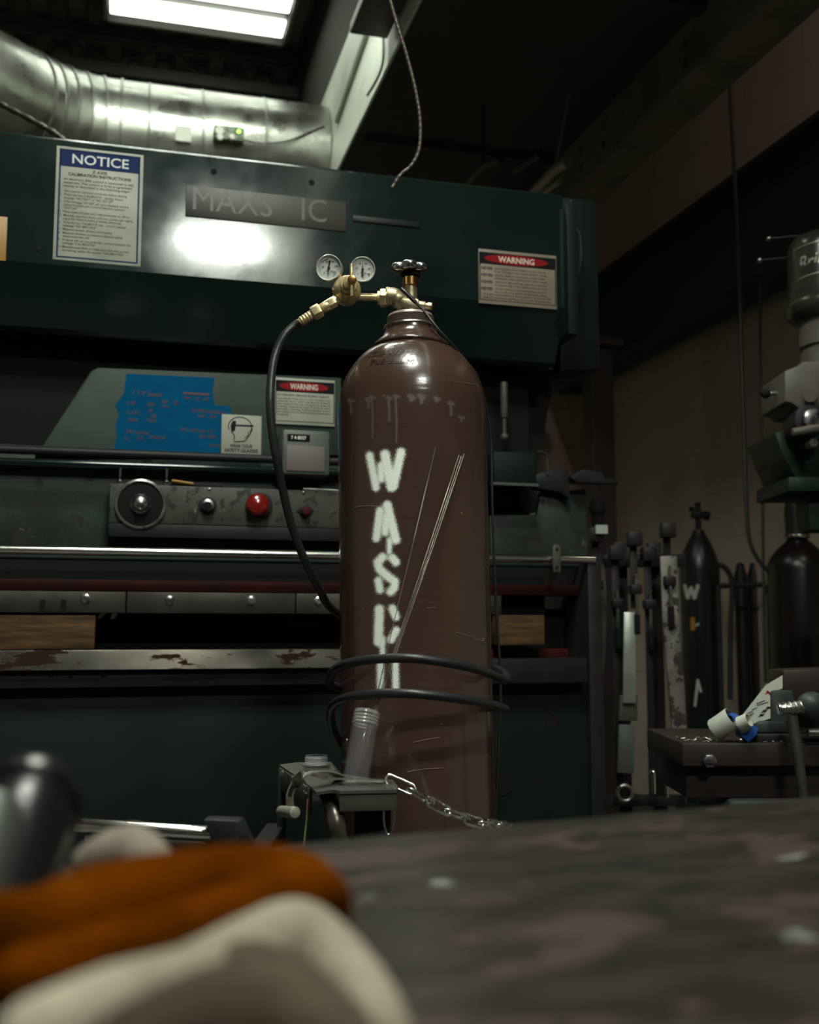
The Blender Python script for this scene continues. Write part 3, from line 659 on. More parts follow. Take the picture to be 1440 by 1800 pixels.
o = MB(RM).cyl((p0[0],2.655,p0[1]+.002),(p1[0],2.655,p1[1]+.002),.0035,n=6).build('pencil', 'yellow_sign', None); tagm(o,'short yellow pencil lying on the ledge above the control panel','pencil')
rod('short_bar','polished',533,859,600,863,2.66,.004)
# grey box with worn cover
u0, u1, z0, z1 = corner(497,754,580,836,2.62)
gb = ubox('meter_box', 'grey_box', u0, u1, 2.62, 2.72, z0, z1, .006, label='grey box with pinkish worn front')
MB(RM).box((u0+.010,2.617,z0+.008), (u1-.014,2.621,z0+.072), .002).build('worn_cover', 'grey_pad', gb)
MB(RM).box((u0+.012,2.6165,z1-.028), (u0+.068,2.621,z1-.012), .001).build('counter_window', 'black_matte', gb)
MB(RM).text('7 4 8037', (u0+.020,2.616,z1-.025), (1,0,0), (0,0,1), .012, width=.038, bold=.01).build('digits', 'white_tag', gb, smooth=False)
# band under the bar, red strip, punch clamps, lower die
ubox('beam_recess', 'black_matte', UL, 1.10, 2.68, 2.80, .93, 1.12, .002)
z_ = lambda x, y, v: uz(x, y, v)[1]
ubox('red_strip', 'red_stripe', UL, uz(1030,1030,2.62)[0], 2.62, 2.70, z_(300,1040,2.62), z_(300,1020,2.62), .002, label='dull red painted strip')
jn = [-1.5,-.9,-.55,uz(222,1060,2.6)[0],uz(520,1060,2.6)[0],.95]
for k in range(5):
    cb = ubox('punch_clamp', 'clamp_bar', jn[k]+.0012, jn[k+1]-.0012, 2.60, 2.66, z_(300,1078,2.6), z_(300,1041,2.6), .002)
    for (x, y) in ((150,1053),(298,1056),(442,1056),(-10,1050),(560,1057)):
        a, z = uz(x, y, 2.6)
        if jn[k] < a < jn[k+1]:
            MB(RM).lathe([(.012,0),(.012,.001),(.0085,.002),(.0085,.005),(.0055,.0055),(.005,.003),(0,.003)], (a,2.6,z), (0,-1,0), 20).build('clamp_bolt', 'dark_chrome', cb)
for (x0, x1) in ((70,79),(107,116)):
    u0, u1, z0, z1 = corner(x0,1054,x1,1078,2.6); MB(RM).box((u0,2.597,z0),(u1,2.60,z1)).build('clamp_slot', 'black_matte', PB)
ubox('die_gap', 'black_matte', UL, uz(1034,1100,2.68)[0], 2.72, 2.80, .86, .98, .002)
ubox('lower_strip', 'red_stripe', uz(860,1140,2.62)[0], uz(1000,1140,2.62)[0], 2.62, 2.68, z_(900,1158,2.62), z_(900,1141,2.62), .002)
za, zb_ = z_(300,1177,2.52), z_(300,1142,2.535); MB(RM).prism([(UL,2.62,za),(UL,2.52,za),(UL,2.52+.25*(zb_-za),zb_),(UL,2.62,zb_)], (uz(596,1150,2.52)[0]+.12-UL,0,0), .0015).build('die_rail', 'rusty_rail', PB, ang=12, label='rust stained bright die rail')
ubox('die_rail_end', 'black', uz(596,1150,2.52)[0]+.12, uz(1035,1150,2.52)[0], 2.53, 2.66, z_(300,1210,2.53), z_(900,1158,2.53), .003)
ubox('die_holder', 'black', UL, uz(860,1190,2.54)[0], 2.54, 2.66, z_(300,1207,2.54), z_(300,1177,2.54), .003)
for x in (85, 120, 178): u0, u1, z0, z1 = corner(x,1178,x+9,1190,2.538); MB(RM).box((u0,2.537,z0),(u1,2.541,z1)).build('die_notch', 'black_matte', PB)
ubox('bed', 'press_low', UL, uz(1033,1300,2.58)[0], 2.58, 2.68, 0, z_(300,1207,2.58), .004, label='dark green lower bed plate')
ubox('bed_end_frame', 'black', uz(1033,1300,2.58)[0], uz(1052,1300,2.6)[0], 2.56, 3.0, 0, z_(1040,980,2.6), .004)
for (x, y, r) in ((884,1378,.028),(965,1245,.012),(910,1222,.008),(996,1222,.010)):
    a, z = uz(x, y, 2.58); MB(RM).cyl((a,2.578,z), (a,2.582,z), r, n=20).build('bed_hole', 'black_matte', PB)
# right end: air cylinder, box, back gauge arm
a, z = uz(886,672,2.70); b, zb = uz(886,735,2.70)
ac = MB(RM).cyl((a,2.7,zb),(a,2.7,z),.010,n=16,bev=.002).build('air_cylinder', 'grey_bar', PB)
c_, zc_ = uz(885,768,2.70); MB(RM).cyl((a,2.7,zc_),(a,2.7,zb),.006,n=12).sphere((a,2.7,zc_),.012,12).build('cylinder_rod', 'grey_bar', ac)
u0, u1, z0, z1 = corner(868,793,944,851,2.64)
jb = ubox('junction_box', 'press_low', u0, u1, 2.64, 2.80, z0, z1, .004, label='dark green junction box')
MB(RM).box((u0-.004,2.637,z0-.006), (u1+.004,2.66,z0+.001)).build('box_lip', 'grey_box', jb)
a, z = uz(909,825,2.639); MB(RM).cyl((a,2.641,z),(a,2.637,z),.004,n=10).build('box_screw', 'black_matte', jb)
pts = [pv(x, y, 2.7) for x, y in ((944,795),(955,796),(962,806),(963,835))]; MB(RM).tube(cr(pts), .005, 8).build('box_conduit', 'pipe_dark', jb)
mb = MB(RM); 
def pp(l, v): return [(uz(x, y, v)[0], v, uz(x, y, v)[1]) for x, y in l]
mb.prism(pp(((940,835),(985,822),(1000,828),(1003,878),(985,865),(945,858)), 2.7), (0,.05,0), .003)
mb.prism(pp(((1003,838),(1025,825),(1060,830),(1064,842),(1088,843),(1089,850),(1060,850),(1012,848)), 2.68), (0,.04,0), .002)
mb.build('back_gauge_arm', 'black', PB)

# loose blocks on the die
def wb(x0, y0, x1, y1, label, v0=2.56, dv=.09):
    u0, u1, z0, z1 = corner(x0, y0, x1, y1, v0); return tagm(MB(RM).box((u0,v0,z_(300,1142,2.52)+.001 if x0 < 500 else z0),(u1,v0+dv,z1),.002).build('wood_block','wood'), label, 'wood block', 'plywood blocks on the press die')
wb(-40,1081,166,1142,'long plywood block on the die rail at the left edge of the photo')
wb(877,1081,958,1134,'short plywood block on the die, right of the brown cylinder')
u0, u1, z0, z1 = corner(168,1076,216,1090,2.655)
hz = MB(RM)
for k in range(2): hz.prism([(u0+(.004+k*.030),2.65,z0+.003),(u0+.012+k*.030,2.65,z0+.003),(u0+.026+k*.028,2.65,z1),(u0+.012+k*.026,2.65,z1)], (0,.003,0))
hz.build('hazard_stripe','conc_line',PB, label='two slanted white stripes')
u0, u1, z0, z1 = corner(-60,375,10,459,V0)
ys = ubox('yellow_sign','yellow_sign',u0,u1,V0-.0012,V0,z0,z1,.0004,label='yellow sign cut off by the left edge')
MB(RM).box((u0+.02,V0-.0018,z0+.03),(u1-.02,V0-.0012,z0+.06)).build('print_block','sign_ink',ys)

# ------------------------------------------------------------ steel bench in front
P1 = on_z(545,1480,.80); P2_ = on_z(1440,1400,.80)
ANG = math.atan2(P2_.y-P1.y, P2_.x-P1.x)
TF = Matrix.Translation(P1) @ Matrix.Rotation(ANG, 4, 'Z')
tb = thing('workbench', 'low steel welding bench filling the blurred foreground, brown grey worn top', 'workbench', (P1.x, P1.y, 0), ANG)
MB(TF).box((-1.0,-1.3,-.014), (1.5,0,0), .002).build('bench_top', 'table_top', tb)
for (a, b) in ((-.94,-.06),(1.44,-.06),(-.94,-1.24),(1.44,-1.24)): MB(TF).box((a-.035,b-.035,-.80),(a+.035,b+.035,-.014),.003).build('leg', 'black', tb)
MB(TF).box((-.92,-.09,-.09),(1.42,-.05,-.014),.002).build('apron_rail', 'black', tb)

# ------------------------------------------------------------ main gas cylinder
YC = 1.67
def cxc(y): return 721.5+(y-560)*.0165
Tt = at_Y(cxc(553),553,YC); Bt = at_Y(cxc(1440),1440,YC); AX = (Tt-Bt).normalized()
def axp(y):
    p = at_Y(cxc(y), y, YC); return p
def hr(y, hw): p = axp(y); return ((Tt-p).dot(AX), hw*(p-O).length/F*.995)
prof_px = [(612,63),(616,70),(621,79),(627,86.5),(634,93.5),(641,99.5),(649,105.5),(657,111),(665,115.5),(674,119.5),(684,123.3),(694,126),(706,128.2),(722,129.8),(745,130.6),(800,131)]
PR = [hr(y, hw) for y, hw in prof_px]
rb = PR[-1][1]; hend = (Tt.z-.07)/AX.z
PR += [(h, rb) for h in [PR[-1][0]+.02+k*.05 for k in range(40)] if h < hend-.05] + [(hend-.03, rb), (hend-.01, rb-.004), (hend, rb-.015)]
def rad_at(h):
    for (h0, r0), (h1, r1) in zip(PR[:-1], PR[1:]):
        if h0 <= h <= h1: return r0+(r1-r0)*(h-h0)/(h1-h0)
    return PR[0][1] if h < PR[0][0] else rb
def hit(x, y, off=.0):
    d = ray(x, y).normalized(); lo, hi = 1.35, YC*1.03
    def f(t):
        q = O+d*t-Tt; h = -q.dot(AX); return (q+AX*h).length-(rad_at(h)+off)
    for _ in range(22):
        m_ = (lo+hi)/2
        if f(m_) > 0: lo = m_
        else: hi = m_
    return O+d*lo
base = Tt-AX*hend
GC = thing('gas_cylinder', 'tall brown gas cylinder with white sprayed letters running down its front', 'gas cylinder', base)
MB().lathe([(.001,hend)]+[(r, h) for h, r in reversed(PR)][0:0]+[(r, h) for h, r in reversed(PR)], Tt, -AX, 96).build('body', 'cyl_brown', GC, ang=60)
nk = [(605,60),(608,64),(611,66),(613,65),(614,60)]
nr = [(hr(y, w_)[1], hr(y, w_)[0]) for y, w_ in [(576,40),(577,44.5),(583,45),(588,46.5),(594,51),(600,57.5),(605,64),(608.5,66),(611,65.5),(614,60)]]
MB().lathe(nr, Tt, -AX, 64).build('neck_ring', 'cyl_brown', GC, ang=60, label='brown neck ring with raised lip')
th = [(hr(553,30)[1],hr(552.5,30)[0]),(hr(554,35)[1],hr(553.3,30)[0]),(hr(556,38)[1],hr(555,30)[0]),(hr(558,39.5)[1],hr(557.5,30)[0])]
for k in range(5):
    y = 559+k*3.3; th += [(hr(y,40.5)[1],hr(y,30)[0]), (hr(y,38)[1],hr(y+.8,30)[0]), (hr(y,38)[1],hr(y+1.7,30)[0]), (hr(y,40.8)[1],hr(y+2.5,30)[0])]
th += [(hr(576,42)[1],hr(577,30)[0])]
MB().lathe(th, Tt, -AX, 64).build('threaded_collar', mat('grey brown threaded collar', (.34,.27,.24), .35, .4, bump=(60,.2)), GC, ang=25)
MB().lathe([(hr(576,46)[1],hr(574.5,30)[0]),(hr(576,47)[1],hr(576.5,30)[0]),(hr(576,46)[1],hr(578,30)[0])], Tt, -AX, 64, cap=False).build('collar_rim', 'steel', GC)
# stamped characters on the dome
mb = MB()
def stamp(txt, x0, x1, y, h, dy):
    V, Fc, wd = text_mesh(txt, .15, .0, 1.0); k = (x1-x0)/wd; vs_ = []
    for (a, b) in V:
        x = x0+a*k; vs_.append(hit(x, y+dy*((x-x0)/(x1-x0))-b*h-4*sin(pi*(x-x0)/(x1-x0))*.5, .0012))
    mb.add(vs_, Fc)
stamp('PLE E86 M', 650, 728, 641, 12, -2); stamp('-CC3AAV2 1 LR', 640, 735, 629, 12, -7)
mb.build('stamped_marks', mat('stamped mark shade', (.018,.010,.008), .35), GC, smooth=False, label='two rows of stamped characters on the dome')
# sprayed letters, each a thin coat of paint following the steel
def seg_d(px, py, a, b):
    ax, ay = a; bx, by = b; dx, dy = bx-ax, by-ay; L2 = dx*dx+dy*dy
    t = 0 if L2 == 0 else max(0, min(1, ((px-ax)*dx+(py-ay)*dy)/L2)); return math.hypot(px-ax-t*dx, py-ay-t*dy)
def spray_letter(ch, strokes, soft=6.0, mt='white_spray', hitf=None, step=1.1, parent=None, mist=0, name='sprayed_letter', lab=None):
    hitf = hitf or hit; parent = parent or GC
    xs = [p[0] for s_, r in strokes for p in s_]; ys = [p[1] for s_, r in strokes for p in s_]; pad = 18*step
    x0, x1, y0, y1 = min(xs)-pad, max(xs)+pad, min(ys)-pad, max(ys)+pad
    nx = int((x1-x0)/step)+1; ny = int((y1-y0)/step)+1; V = []; A = []
    for j in range(ny):
        for i in range(nx):
            px = x0+(x1-x0)*i/(nx-1); py = y0+(y1-y0)*j/(ny-1); dens = 0
            for s_, r in strokes:
                d = min(seg_d(px, py, s_[k], s_[k+1]) for k in range(len(s_)-1))
                q = max(0, min(1, 1-(d-r*.85)/(r*.15+soft)))**1.9
                dens = 1-(1-dens)*(1-q)
            V.append(hitf(px, py, .0004)); A.append(max(0, min(1, dens-.02)))
    F_ = [(j*nx+i, j*nx+nx+i, j*nx+nx+i+1, j*nx+i+1) for j in range(ny-1) for i in range(nx-1) if max(A[j*nx+i], A[j*nx+nx+i], A[j*nx+nx+i+1], A[j*nx+i+1]) > .03]
    used = sorted({i for f in F_ for i in f}); mp = {i: k for k, i in enumerate(used)}
    MB().add([V[i] for i in used], [tuple(mp[i] for i in f) for f in F_]).build(name, mt, parent, attr=[A[i] for i in used], label=lab or '%s sprayed letter %s' % ('white' if mt == 'white_spray' else 'dull grey', ch))
spray_letter('W', [([(650,801),(661,857)],4.1), ([(670,818),(670,842)],3.3), ([(677,799),(688,856)],5.9), ([(705,795),(692,852)],5.2)], 10)
spray_letter('A', [([(668,898),(661.5,946)],4.5), ([(681,888),(696,949)],5.2), ([(679,908),(677,936)],3.7), ([(684.5,950),(684.5,970)],1.6)], 10)
spray_letter('S', [([(673,979),(664,989),(667,1000),(680,1012),(694,1022),(693,1033),(687,1040)],4.8), ([(665,1021),(668,1037)],4.1), ([(689,980),(696,988)],4.5)], 10)
spray_letter('C', [([(667,1071),(665,1128)],5.6), ([(690,1070),(696,1084)],4.5), ([(697,1108),(688,1124)],4.1), ([(672.5,1124),(672.5,1150)],1.8)], 10)
spray_letter('O', [([(669,1166),(669,1208)],3.7), ([(695,1164),(696,1211)],3.3)], 10)

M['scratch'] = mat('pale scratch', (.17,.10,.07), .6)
for x, y0, y1, r in ((617,704,726,.9),(655,698,768,.5),(648,702,716,1.6),(684,699,740,.8),(697,696,778,.5),(741,696,707,1.9),(793,708,730,1.2),(811,733,741,.9),(723,697,703,2.4),(768,700,706,1.2)):  # highlight lines under the shoulder, put into the colour as pale strokes
    spray_letter('', [([(x-1.5,y0),(x+.5,(y0+y1)/2),(x,y1)],r),([(x-4,y0),(x+5,y0+2)],r*.8)], 7, 'highlight', step=1.2, name='highlight_streak', lab='painted pale highlight streak below the shoulder')
for pts in (((622,892),(640,889.5),(668,890)),((800,1111),(825,1118),(846,1127),(851,1122)),((750,1069),(766,1068)),((726,1305),(750,1300),(774,1296)),((716,1357),(745,1352),(778,1350)),((788,669),(815,673),(838,676)),((634,1078),(642,1066),(650,1056))):
    MB().tube([hit(p.x, p.y, .0001) for p in cr([Vector((a, b, 0)) for a, b in pts], 6)], .00042, 6).build('scratch', 'scratch', GC)

# ------------------------------------------------------------ cylinder valve (stays with the cylinder)
S_ = YC/F*1.01
Q = lambda x, y, d=0: at_Y(x, y, YC+d)
vb = MB().cyl(Q(722,556), Q(722,545), .011, n=24, bev=.001).cyl(Q(722,546), Q(721,530), .0135, n=6, bev=.002)
vb.box(tuple(Q(706,545)+Vector((0,-.013,0))), tuple(Q(737,528)+Vector((0,.013,0))), .004)
vb.cyl(Q(722,530), Q(722,508), .0105, n=24).cyl(Q(722,531), Q(722,503), .0098, n=24)
vb.cyl(Q(735,537), Q(748,538), .0075, n=16, bev=.001).cyl(Q(747,538), Q(752,538.5), .0055, n=16).cyl(Q(751,538.3), Q(760,539), .0062, n=6, bev=.001)
vb.tube(cr([Q(712,537), Q(703,530), Q(695,523), Q(684,521), Q(681,521)], 6), [.0125]*6+[.0135]*6+[.0145]*13, 28)
vb.cyl(Q(683,521), Q(680,521), .0152, n=32, bev=.001)
vb.build('valve_body', 'brass_old', GC, ang=45)
MB().lathe([(.0105,0),(.0125,.001),(.0125,.014),(.0105,.015)], Q(722,504), (0,0,1), 28).build('gland_nut', 'copper', GC)
MB().lathe([(.0105,0),(.015,.002),(.016,.006),(.013,.010),(.011,.012)], Q(722,489), (0,0,1), 28).build('gland_cap', 'black_matte', GC)
# five lobed handwheel
cw = Q(720,480); V = []; n = 120
rings = [(.30,.000),(.75,.000),(.93,.0018),(1.0,.005),(1.0,.0095),(.94,.0125),(.80,.0135),(.35,.0120),(0.001,.0120)]
for rr, h in rings:
    for k in range(n):
        a = 2*pi*k/n; lob = abs(cos(2.5*(a+pi/2)))**.7; r = (.0195+.0105*lob)*rr if rr > .4 else .012*rr/.3*.9
        V.append(cw+Vector((cos(a)*r, sin(a)*r, h)))
Fc = [(i*n+k, i*n+(k+1) % n, (i+1)*n+(k+1) % n, (i+1)*n+k) for i in range(len(rings)-1) for k in range(n)]+[tuple(reversed(range(n)))]
MB().add(V, Fc).build('handwheel', 'dark_chrome', GC, ang=60, label='worn chrome five lobed handwheel')

# ------------------------------------------------------------ regulator
RG = thing('gas_regulator', 'brass gas regulator with two round gauges screwed to the brown cylinder valve', 'regulator', Q(611,530,-.03))
D = -.015
mb = MB().cyl(Q(679,523,0), Q(672,523,0), .009, n=20).cyl(Q(681,523.5), Q(675,523.5), .012, n=24)
mb.build('inlet_nipple', 'brass', RG)
mb = MB().cyl(Q(668,524,0), Q(679.5,524,0), .0150, n=6, bev=.0015).cyl(Q(664,524,0), Q(668,524,0), .011, n=24)
mb.build('inlet_nut', 'brass', RG, ang=30)
MB().cyl(Q(628,522,-.01), Q(668,523,0), .0062, n=20).build('inlet_pipe', 'brass', RG)
c = Q(610,509,-.028); ax = Vector((.10,-1,-.10)).normalized()
mb = MB().lathe([(.012,-.028),(.0205,-.024),(.0225,-.018),(.0225,-.006),(.0215,-.004),(.0215,.004),(.0205,.008),(.015,.016),(.0135,.018)], c, ax, 40)
mb.build('regulator_body', 'brass', RG, ang=40)
cB = c+ax*.017+Vector((.002,0,.003))
mb = MB()
for k in range(5): mb.lathe([(.0125,k*.0022),(.0136,k*.0022+.0008),(.0125,k*.0022+.0018)], cB, ax, 28)
mb.cyl(cB, cB+ax*.022, .0095, n=24, bev=.001); mb.build('bonnet_thread', 'brass', RG)
sc = Q(619,492,-.075)
MB().cyl(cB+ax*.01, sc, .0045, n=16).cyl(sc-ax*.003, sc+ax*.002, .0072, n=24, bev=.001).build('adjusting_screw', 'copper', RG)
tb0, tb1 = Q(618,464,-.073), Q(618.5,521,-.073)
MB().cyl(tb1, tb0, .0026, n=14, bev=.0005).build('tee_handle', 'brass', RG)
mb = MB().box(tuple(Q(588,500,-.035)), tuple(Q(596,515,-.02)), .001).cyl(Q(594,503,-.03), Q(588,512,-.03), .006, n=6)
mb.build('side_port', 'brass', RG)
def gauge(x, y, r, ax, red, a1, a0, label, stem):
    c = Q(x, y, -.035); ax = Vector(ax).normalized(); rt = Vector((0,0,1)).cross(-ax).normalized()*-1; rt = ax.cross(Vector((0,0,1))).normalized()*-1; up = rt.cross(ax).normalized()*-1
    if up.z < 0: up = -up
    if rt.x < 0: rt = -rt
    G = MB().lathe([(0,-.016),(r*.8,-.016),(r*.94,-.013),(r*.97,-.002),(r,.0),(r,.0035),(r*.96,.0045),(r*.90,.003),(r*.885,.000)], c, ax, 48).build('gauge', 'bezel', RG, label=label)
    MB().lathe([(0,.0006),(r*.88,.0006)], c, ax, 48).build('dial_face', 'gauge_face', G)
    mb = MB(); P = lambda a, b, h=.0011: c+rt*(a*r)+up*(b*r)+ax*h
    for k in range(31):
        a = R(225-k*9); i0 = .70 if k % 5 else .62; mb.tube([P(cos(a)*i0, sin(a)*i0), P(cos(a)*.76, sin(a)*.76)], .00014, 4)
    for k in range(6):
        a = R(225-k*54); mb.text('%d' % (k*50 if red else k*20), P(cos(a)*.50-.06, sin(a)*.50-.05), rt, up, r*.17, bold=.02)
    for (a, b, wd) in ((-.2,-.30,.10),(.12,-.33,.13),(-.12,-.48,.2)): mb.text('Ar' if wd < .12 else 'psi', P(a, b), rt, up, r*.15, bold=.02)
    mb.build('scale_marks', 'gauge_ink', G, smooth=False)
    if red: MB().tube([P(cos(R(t_))*.66, sin(R(t_))*.66) for t_ in range(95, 140, 6)], .0005, 4).build('red_mark', 'red_ink', G)
    mb = MB(); th_ = R(a1); d = Vector((cos(th_), sin(th_)))
    mb.prism([P(-d.y*.05, d.x*.05, .0016), P(d.x*.62, d.y*.62, .0016), P(d.y*.05, -d.x*.05, .0016), P(-d.x*.55+d.y*.07, -d.y*.55-d.x*.07, .0016), P(-d.x*.55-d.y*.07, -d.y*.55+d.x*.07, .0016)], ax*.0004)
    mb.cyl(P(0,0,.001), P(0,0,.0028), r*.10, n=16); mb.build('needle', 'gauge_ink', G)
    MB().cyl(c-ax*.010, stem, .0055, n=12).build('gauge_stem', 'brass', RG)
gauge(578.5,471,.0205,(-.20,-1,-.12),True,259,0,'left gauge with white dial and red mark',Q(600,500,-.02))
gauge(637.5,474,.0200,(.06,-1,-.13),False,90,0,'right gauge with plain white dial',Q(620,500,-.02))
mb = MB(); 
mb.cyl(Q(590,529,-.03), Q(574,538,-.03), .0092, n=6, bev=.001).cyl(Q(578,536,-.03), Q(561,546,-.03), .0085, n=24, bev=.001).cyl(Q(564,544,-.03), Q(550,552,-.03), .0118, n=6, bev=.001)
mb.cyl(Q(596,522,-.025), Q(586,531,-.03), .0078, n=20)
mb.build('outlet_fitting', 'brass', RG, ang=30)
mb = MB()
for k in range(5):
    a = Q(551-k*4.6, 551.5+k*2.9, -.03); b = Q(551-k*4.6-3.2, 551.5+k*2.9+2.1, -.03); mb.cyl(a, b, .0078, n=24, bev=.0008)
mb.cyl(Q(552,551,-.03), Q(527,567,-.03), .0066, n=20); mb.build('hose_ferrule', 'brass', RG)

# ------------------------------------------------------------ hose: down from the regulator, behind the cylinder, twice round it
cx_, cy_ = Q(734,1180).x, 1.60
def ring(a, y, Rx=.1300, Ry=.148):      # a in degrees, 270 = towards the camera
    yy = cy_+sin(R(a))*Ry*(1 if sin(R(a)) < 0 else 1.25)
    return Vector((cx_+cos(R(a))*Rx*(yy/1.62 if sin(R(a)) < 0 else 1), yy, 0)), y
def rz(a, y, **k):
    p, y = ring(a, y, **k); d = ray(735, y); return Vector((p.x, p.y, CAMZ+d.z/d.y*p.y))
hp = [Q(527,567,-.03), Q(517,573,-.03), Q(500,590,-.035), Q(486,618,-.04), Q(478,655,-.05), Q(475,700,-.06), Q(477,745,-.06), Q(485,800,-.055), Q(497,860,-.04), Q(513,925,-.02), Q(536,985,0), Q(560,1032,.03), Q(588,1074,.07)]
hp += [rz(115,1120), rz(60,1150), rz(15,1180), rz(352,1196), rz(325,1184), rz(300,1170), rz(270,1158), rz(245,1158), rz(225,1163), rz(205,1172), rz(188,1188), rz(165,1206), rz(120,1222), rz(60,1232), rz(20,1243), rz(352,1247), rz(325,1238), rz(300,1229), rz(270,1220), rz(245,1219), rz(222,1224), rz(203,1233), rz(188,1250), rz(172,1285,Rx=.125), rz(150,1330,Rx=.12), rz(120,1400), rz(100,1520)]
tagm(MB().tube(cr(hp, 10), .0064, 16).build('gas_hose', 'rubber', ang=60), 'black rubber gas hose from the regulator wound twice around the brown cylinder', 'hose')
# thin dark cord from the valve over the shoulder
cp = [Q(706,508,-.025), Q(716,517,-.028), Q(732,533,-.028), Q(748,550,-.03), Q(770,578,-.04), Q(795,606,-.03), Q(820,636,.0), Q(842,668,.06), Q(862,760,.09), Q(866,900,.09), Q(872,1060,.09), Q(880,1200,.09), Q(876,1330,.09), Q(870,1450,.09)]
rr = [.0034]*16+[.0022]*200
cpp = cr(cp, 8)
tagm(MB().tube(cpp, rr[:len(cpp)], 8).build('thin_cord', 'rubber', ang=60), 'thin black cord looped over the valve, running down behind the brown cylinder', 'cord')

# ------------------------------------------------------------ cart with rod holder
zt = at_Y(640,1387,1.40).z
ct = thing('welding_cart', 'grey steel welding cart with perforated tray in front of the brown cylinder', 'cart', (Q(640,1387).x-.03, 1.55, 0))
OT = lambda x, y, dz=0: on_z(x, y, zt+dz)
tray = [(491,1344),(520,1340),(582,1339),(600,1360),(652,1368),(690,1370),(700,1383),(698,1388),(597,1390),(585,1388),(556,1392),(538,1376)]
mb = MB().prism([OT(x, y) for x, y in tray], (0,0,-.004))
tr = mb.build('tray', 'cart_grey', ct, ang=30)
cut = MB()
for (x, y, r) in ((620,1377.5,.0215),(556,1348,.0185),(585,1363,.0095),(667,1376,.0115)): p = OT(x, y); cut.cyl(p-Vector((0,0,.03)), p+Vector((0,0,.03)), r, n=40)
co = cut.build('cutter', 'cart_grey', ct)
md = tr.modifiers.new('b', 'BOOLEAN'); md.object = co; md.operation = 'DIFFERENCE'; md.solver = 'EXACT'
dg = bpy.context.evaluated_depsgraph_get(); bpy.context.view_layer.update(); nm = bpy.data.meshes.new_from_object(tr.evaluated_get(dg)); tr.modifiers.clear(); tr.data = nm
bpy.data.objects.remove(co)
DZ = lambda p, h: p-Vector((0,0,h))
pa_, pb_, pc_, pd_, pe_ = OT(597,1389.5), OT(698,1387.5), OT(690,1370.5), OT(491,1345), OT(545,1383)
mb = MB().prism([DZ(pa_,.003), DZ(pb_,.003), DZ(pb_,.026), DZ(pa_,.026)], (0,.004,0), .0006)
mb.prism([DZ(pb_,.003), DZ(pc_,.003), DZ(pc_,.026), DZ(pb_,.026)], (-.003,0,0), .0006)
mb.prism([DZ(pd_,.003), DZ(pe_,.003), DZ(pe_,.035), DZ(pd_,.035)], (.003,.002,0), .0006)
mb.build('tray_lip', 'cart_grey', ct)
pA = OT(491,1346); pB = OT(582,1341)
mb = MB().box((pA.x-.001,pA.y-.01,.1), (pA.x+.008,pA.y+.03,zt-.004), .001); mb.build('post', 'black', ct)
p = OT(640,1380)
MB().box((p.x-.012,p.y-.01,.1), (p.x+.035,p.y+.02,zt-.03), .002).build('post', 'black', ct)
MB().tube(cr([OT(536,1366,-.006), OT(552,1369,-.006), OT(568,1380,-.010), OT(581,1402,-.016)-Vector((0,0,.002)), at_Y(590,1440,1.40), at_Y(596,1490,1.40), at_Y(600,1600,1.40)], 8), .0118, 24, cap=True).build('bent_tube', 'cart_tube', ct, ang=60, label='bent bronze grey tube curving down')
ws = [OT(600,1366,.004), OT(590,1361,.012), OT(577,1357,.017), OT(560,1356,.020), OT(546,1358,.019), OT(532,1365,.014), at_Y(519,1376,1.44), at_Y(512,1390,1.44), at_Y(509,1404,1.44), at_Y(511,1420,1.44)]
st_ = MB().ribbon(cr(ws, 5), (.6,-.8,.15), .016, .0022).build('slotted_strap', 'steel', ct, ang=50, label='curved slotted metal strap')
st_.data.materials.clear(); st_.data.materials.append(mat('dusty pale strap', (.30,.28,.23), .45, .5, chips=(60,.62,(.1,.09,.07),.6)))
sl = [at_Y(516,1380,1.425), at_Y(511,1390,1.425), at_Y(509,1401,1.425)]; MB().ribbon(sl, (1,-.3,0), .005, .002).build('strap_slot', 'black_matte', st_)
MB().cyl(at_Y(494,1426,1.45), at_Y(519,1428,1.40), .0072, n=24, bev=.001).build('strap_barrel', st_.data.materials[0], ct)
for (x, y, Y) in ((497,1359,1.57),(538,1386,1.44),(541,1390,1.44)):
    p = at_Y(x, y, Y); MB().cyl(p+Vector((0,.006,0)), p+Vector((0,-.006,0)), .0042, n=6, bev=.0005).build('bolt', 'steel', ct)
MB().tube([at_Y(541,1404,1.42), at_Y(539,1440,1.42), at_Y(535,1478,1.42), at_Y(533,1520,1.42)], .0011, 6).build('wire', 'yellow_wire', ct, label='thin yellowish wire')
# lower body, platform and wheels (mostly hidden by the bench)
MB().box((pA.x+.02,1.47,.10), (p.x+.05,1.53,zt-.10), .003).build('side_panel', 'black', ct)
MB().box((pA.x-.02,1.30,.05), (base.x+.17,1.86,.07), .003).build('platform', 'black', ct)
for (a, b) in ((pA.x+.02,1.36),(base.x+.12,1.36),(pA.x+.02,1.8),(base.x+.12,1.8)): MB().cyl((a-.015,b,.03),(a+.015,b,.03),.03,n=24,bev=.004).build('wheel', 'black_matte', ct)
MB().box((pA.x+.005,1.80,.07), (base.x+.14,1.82,.5), .003).build('back_plate', 'black', ct)
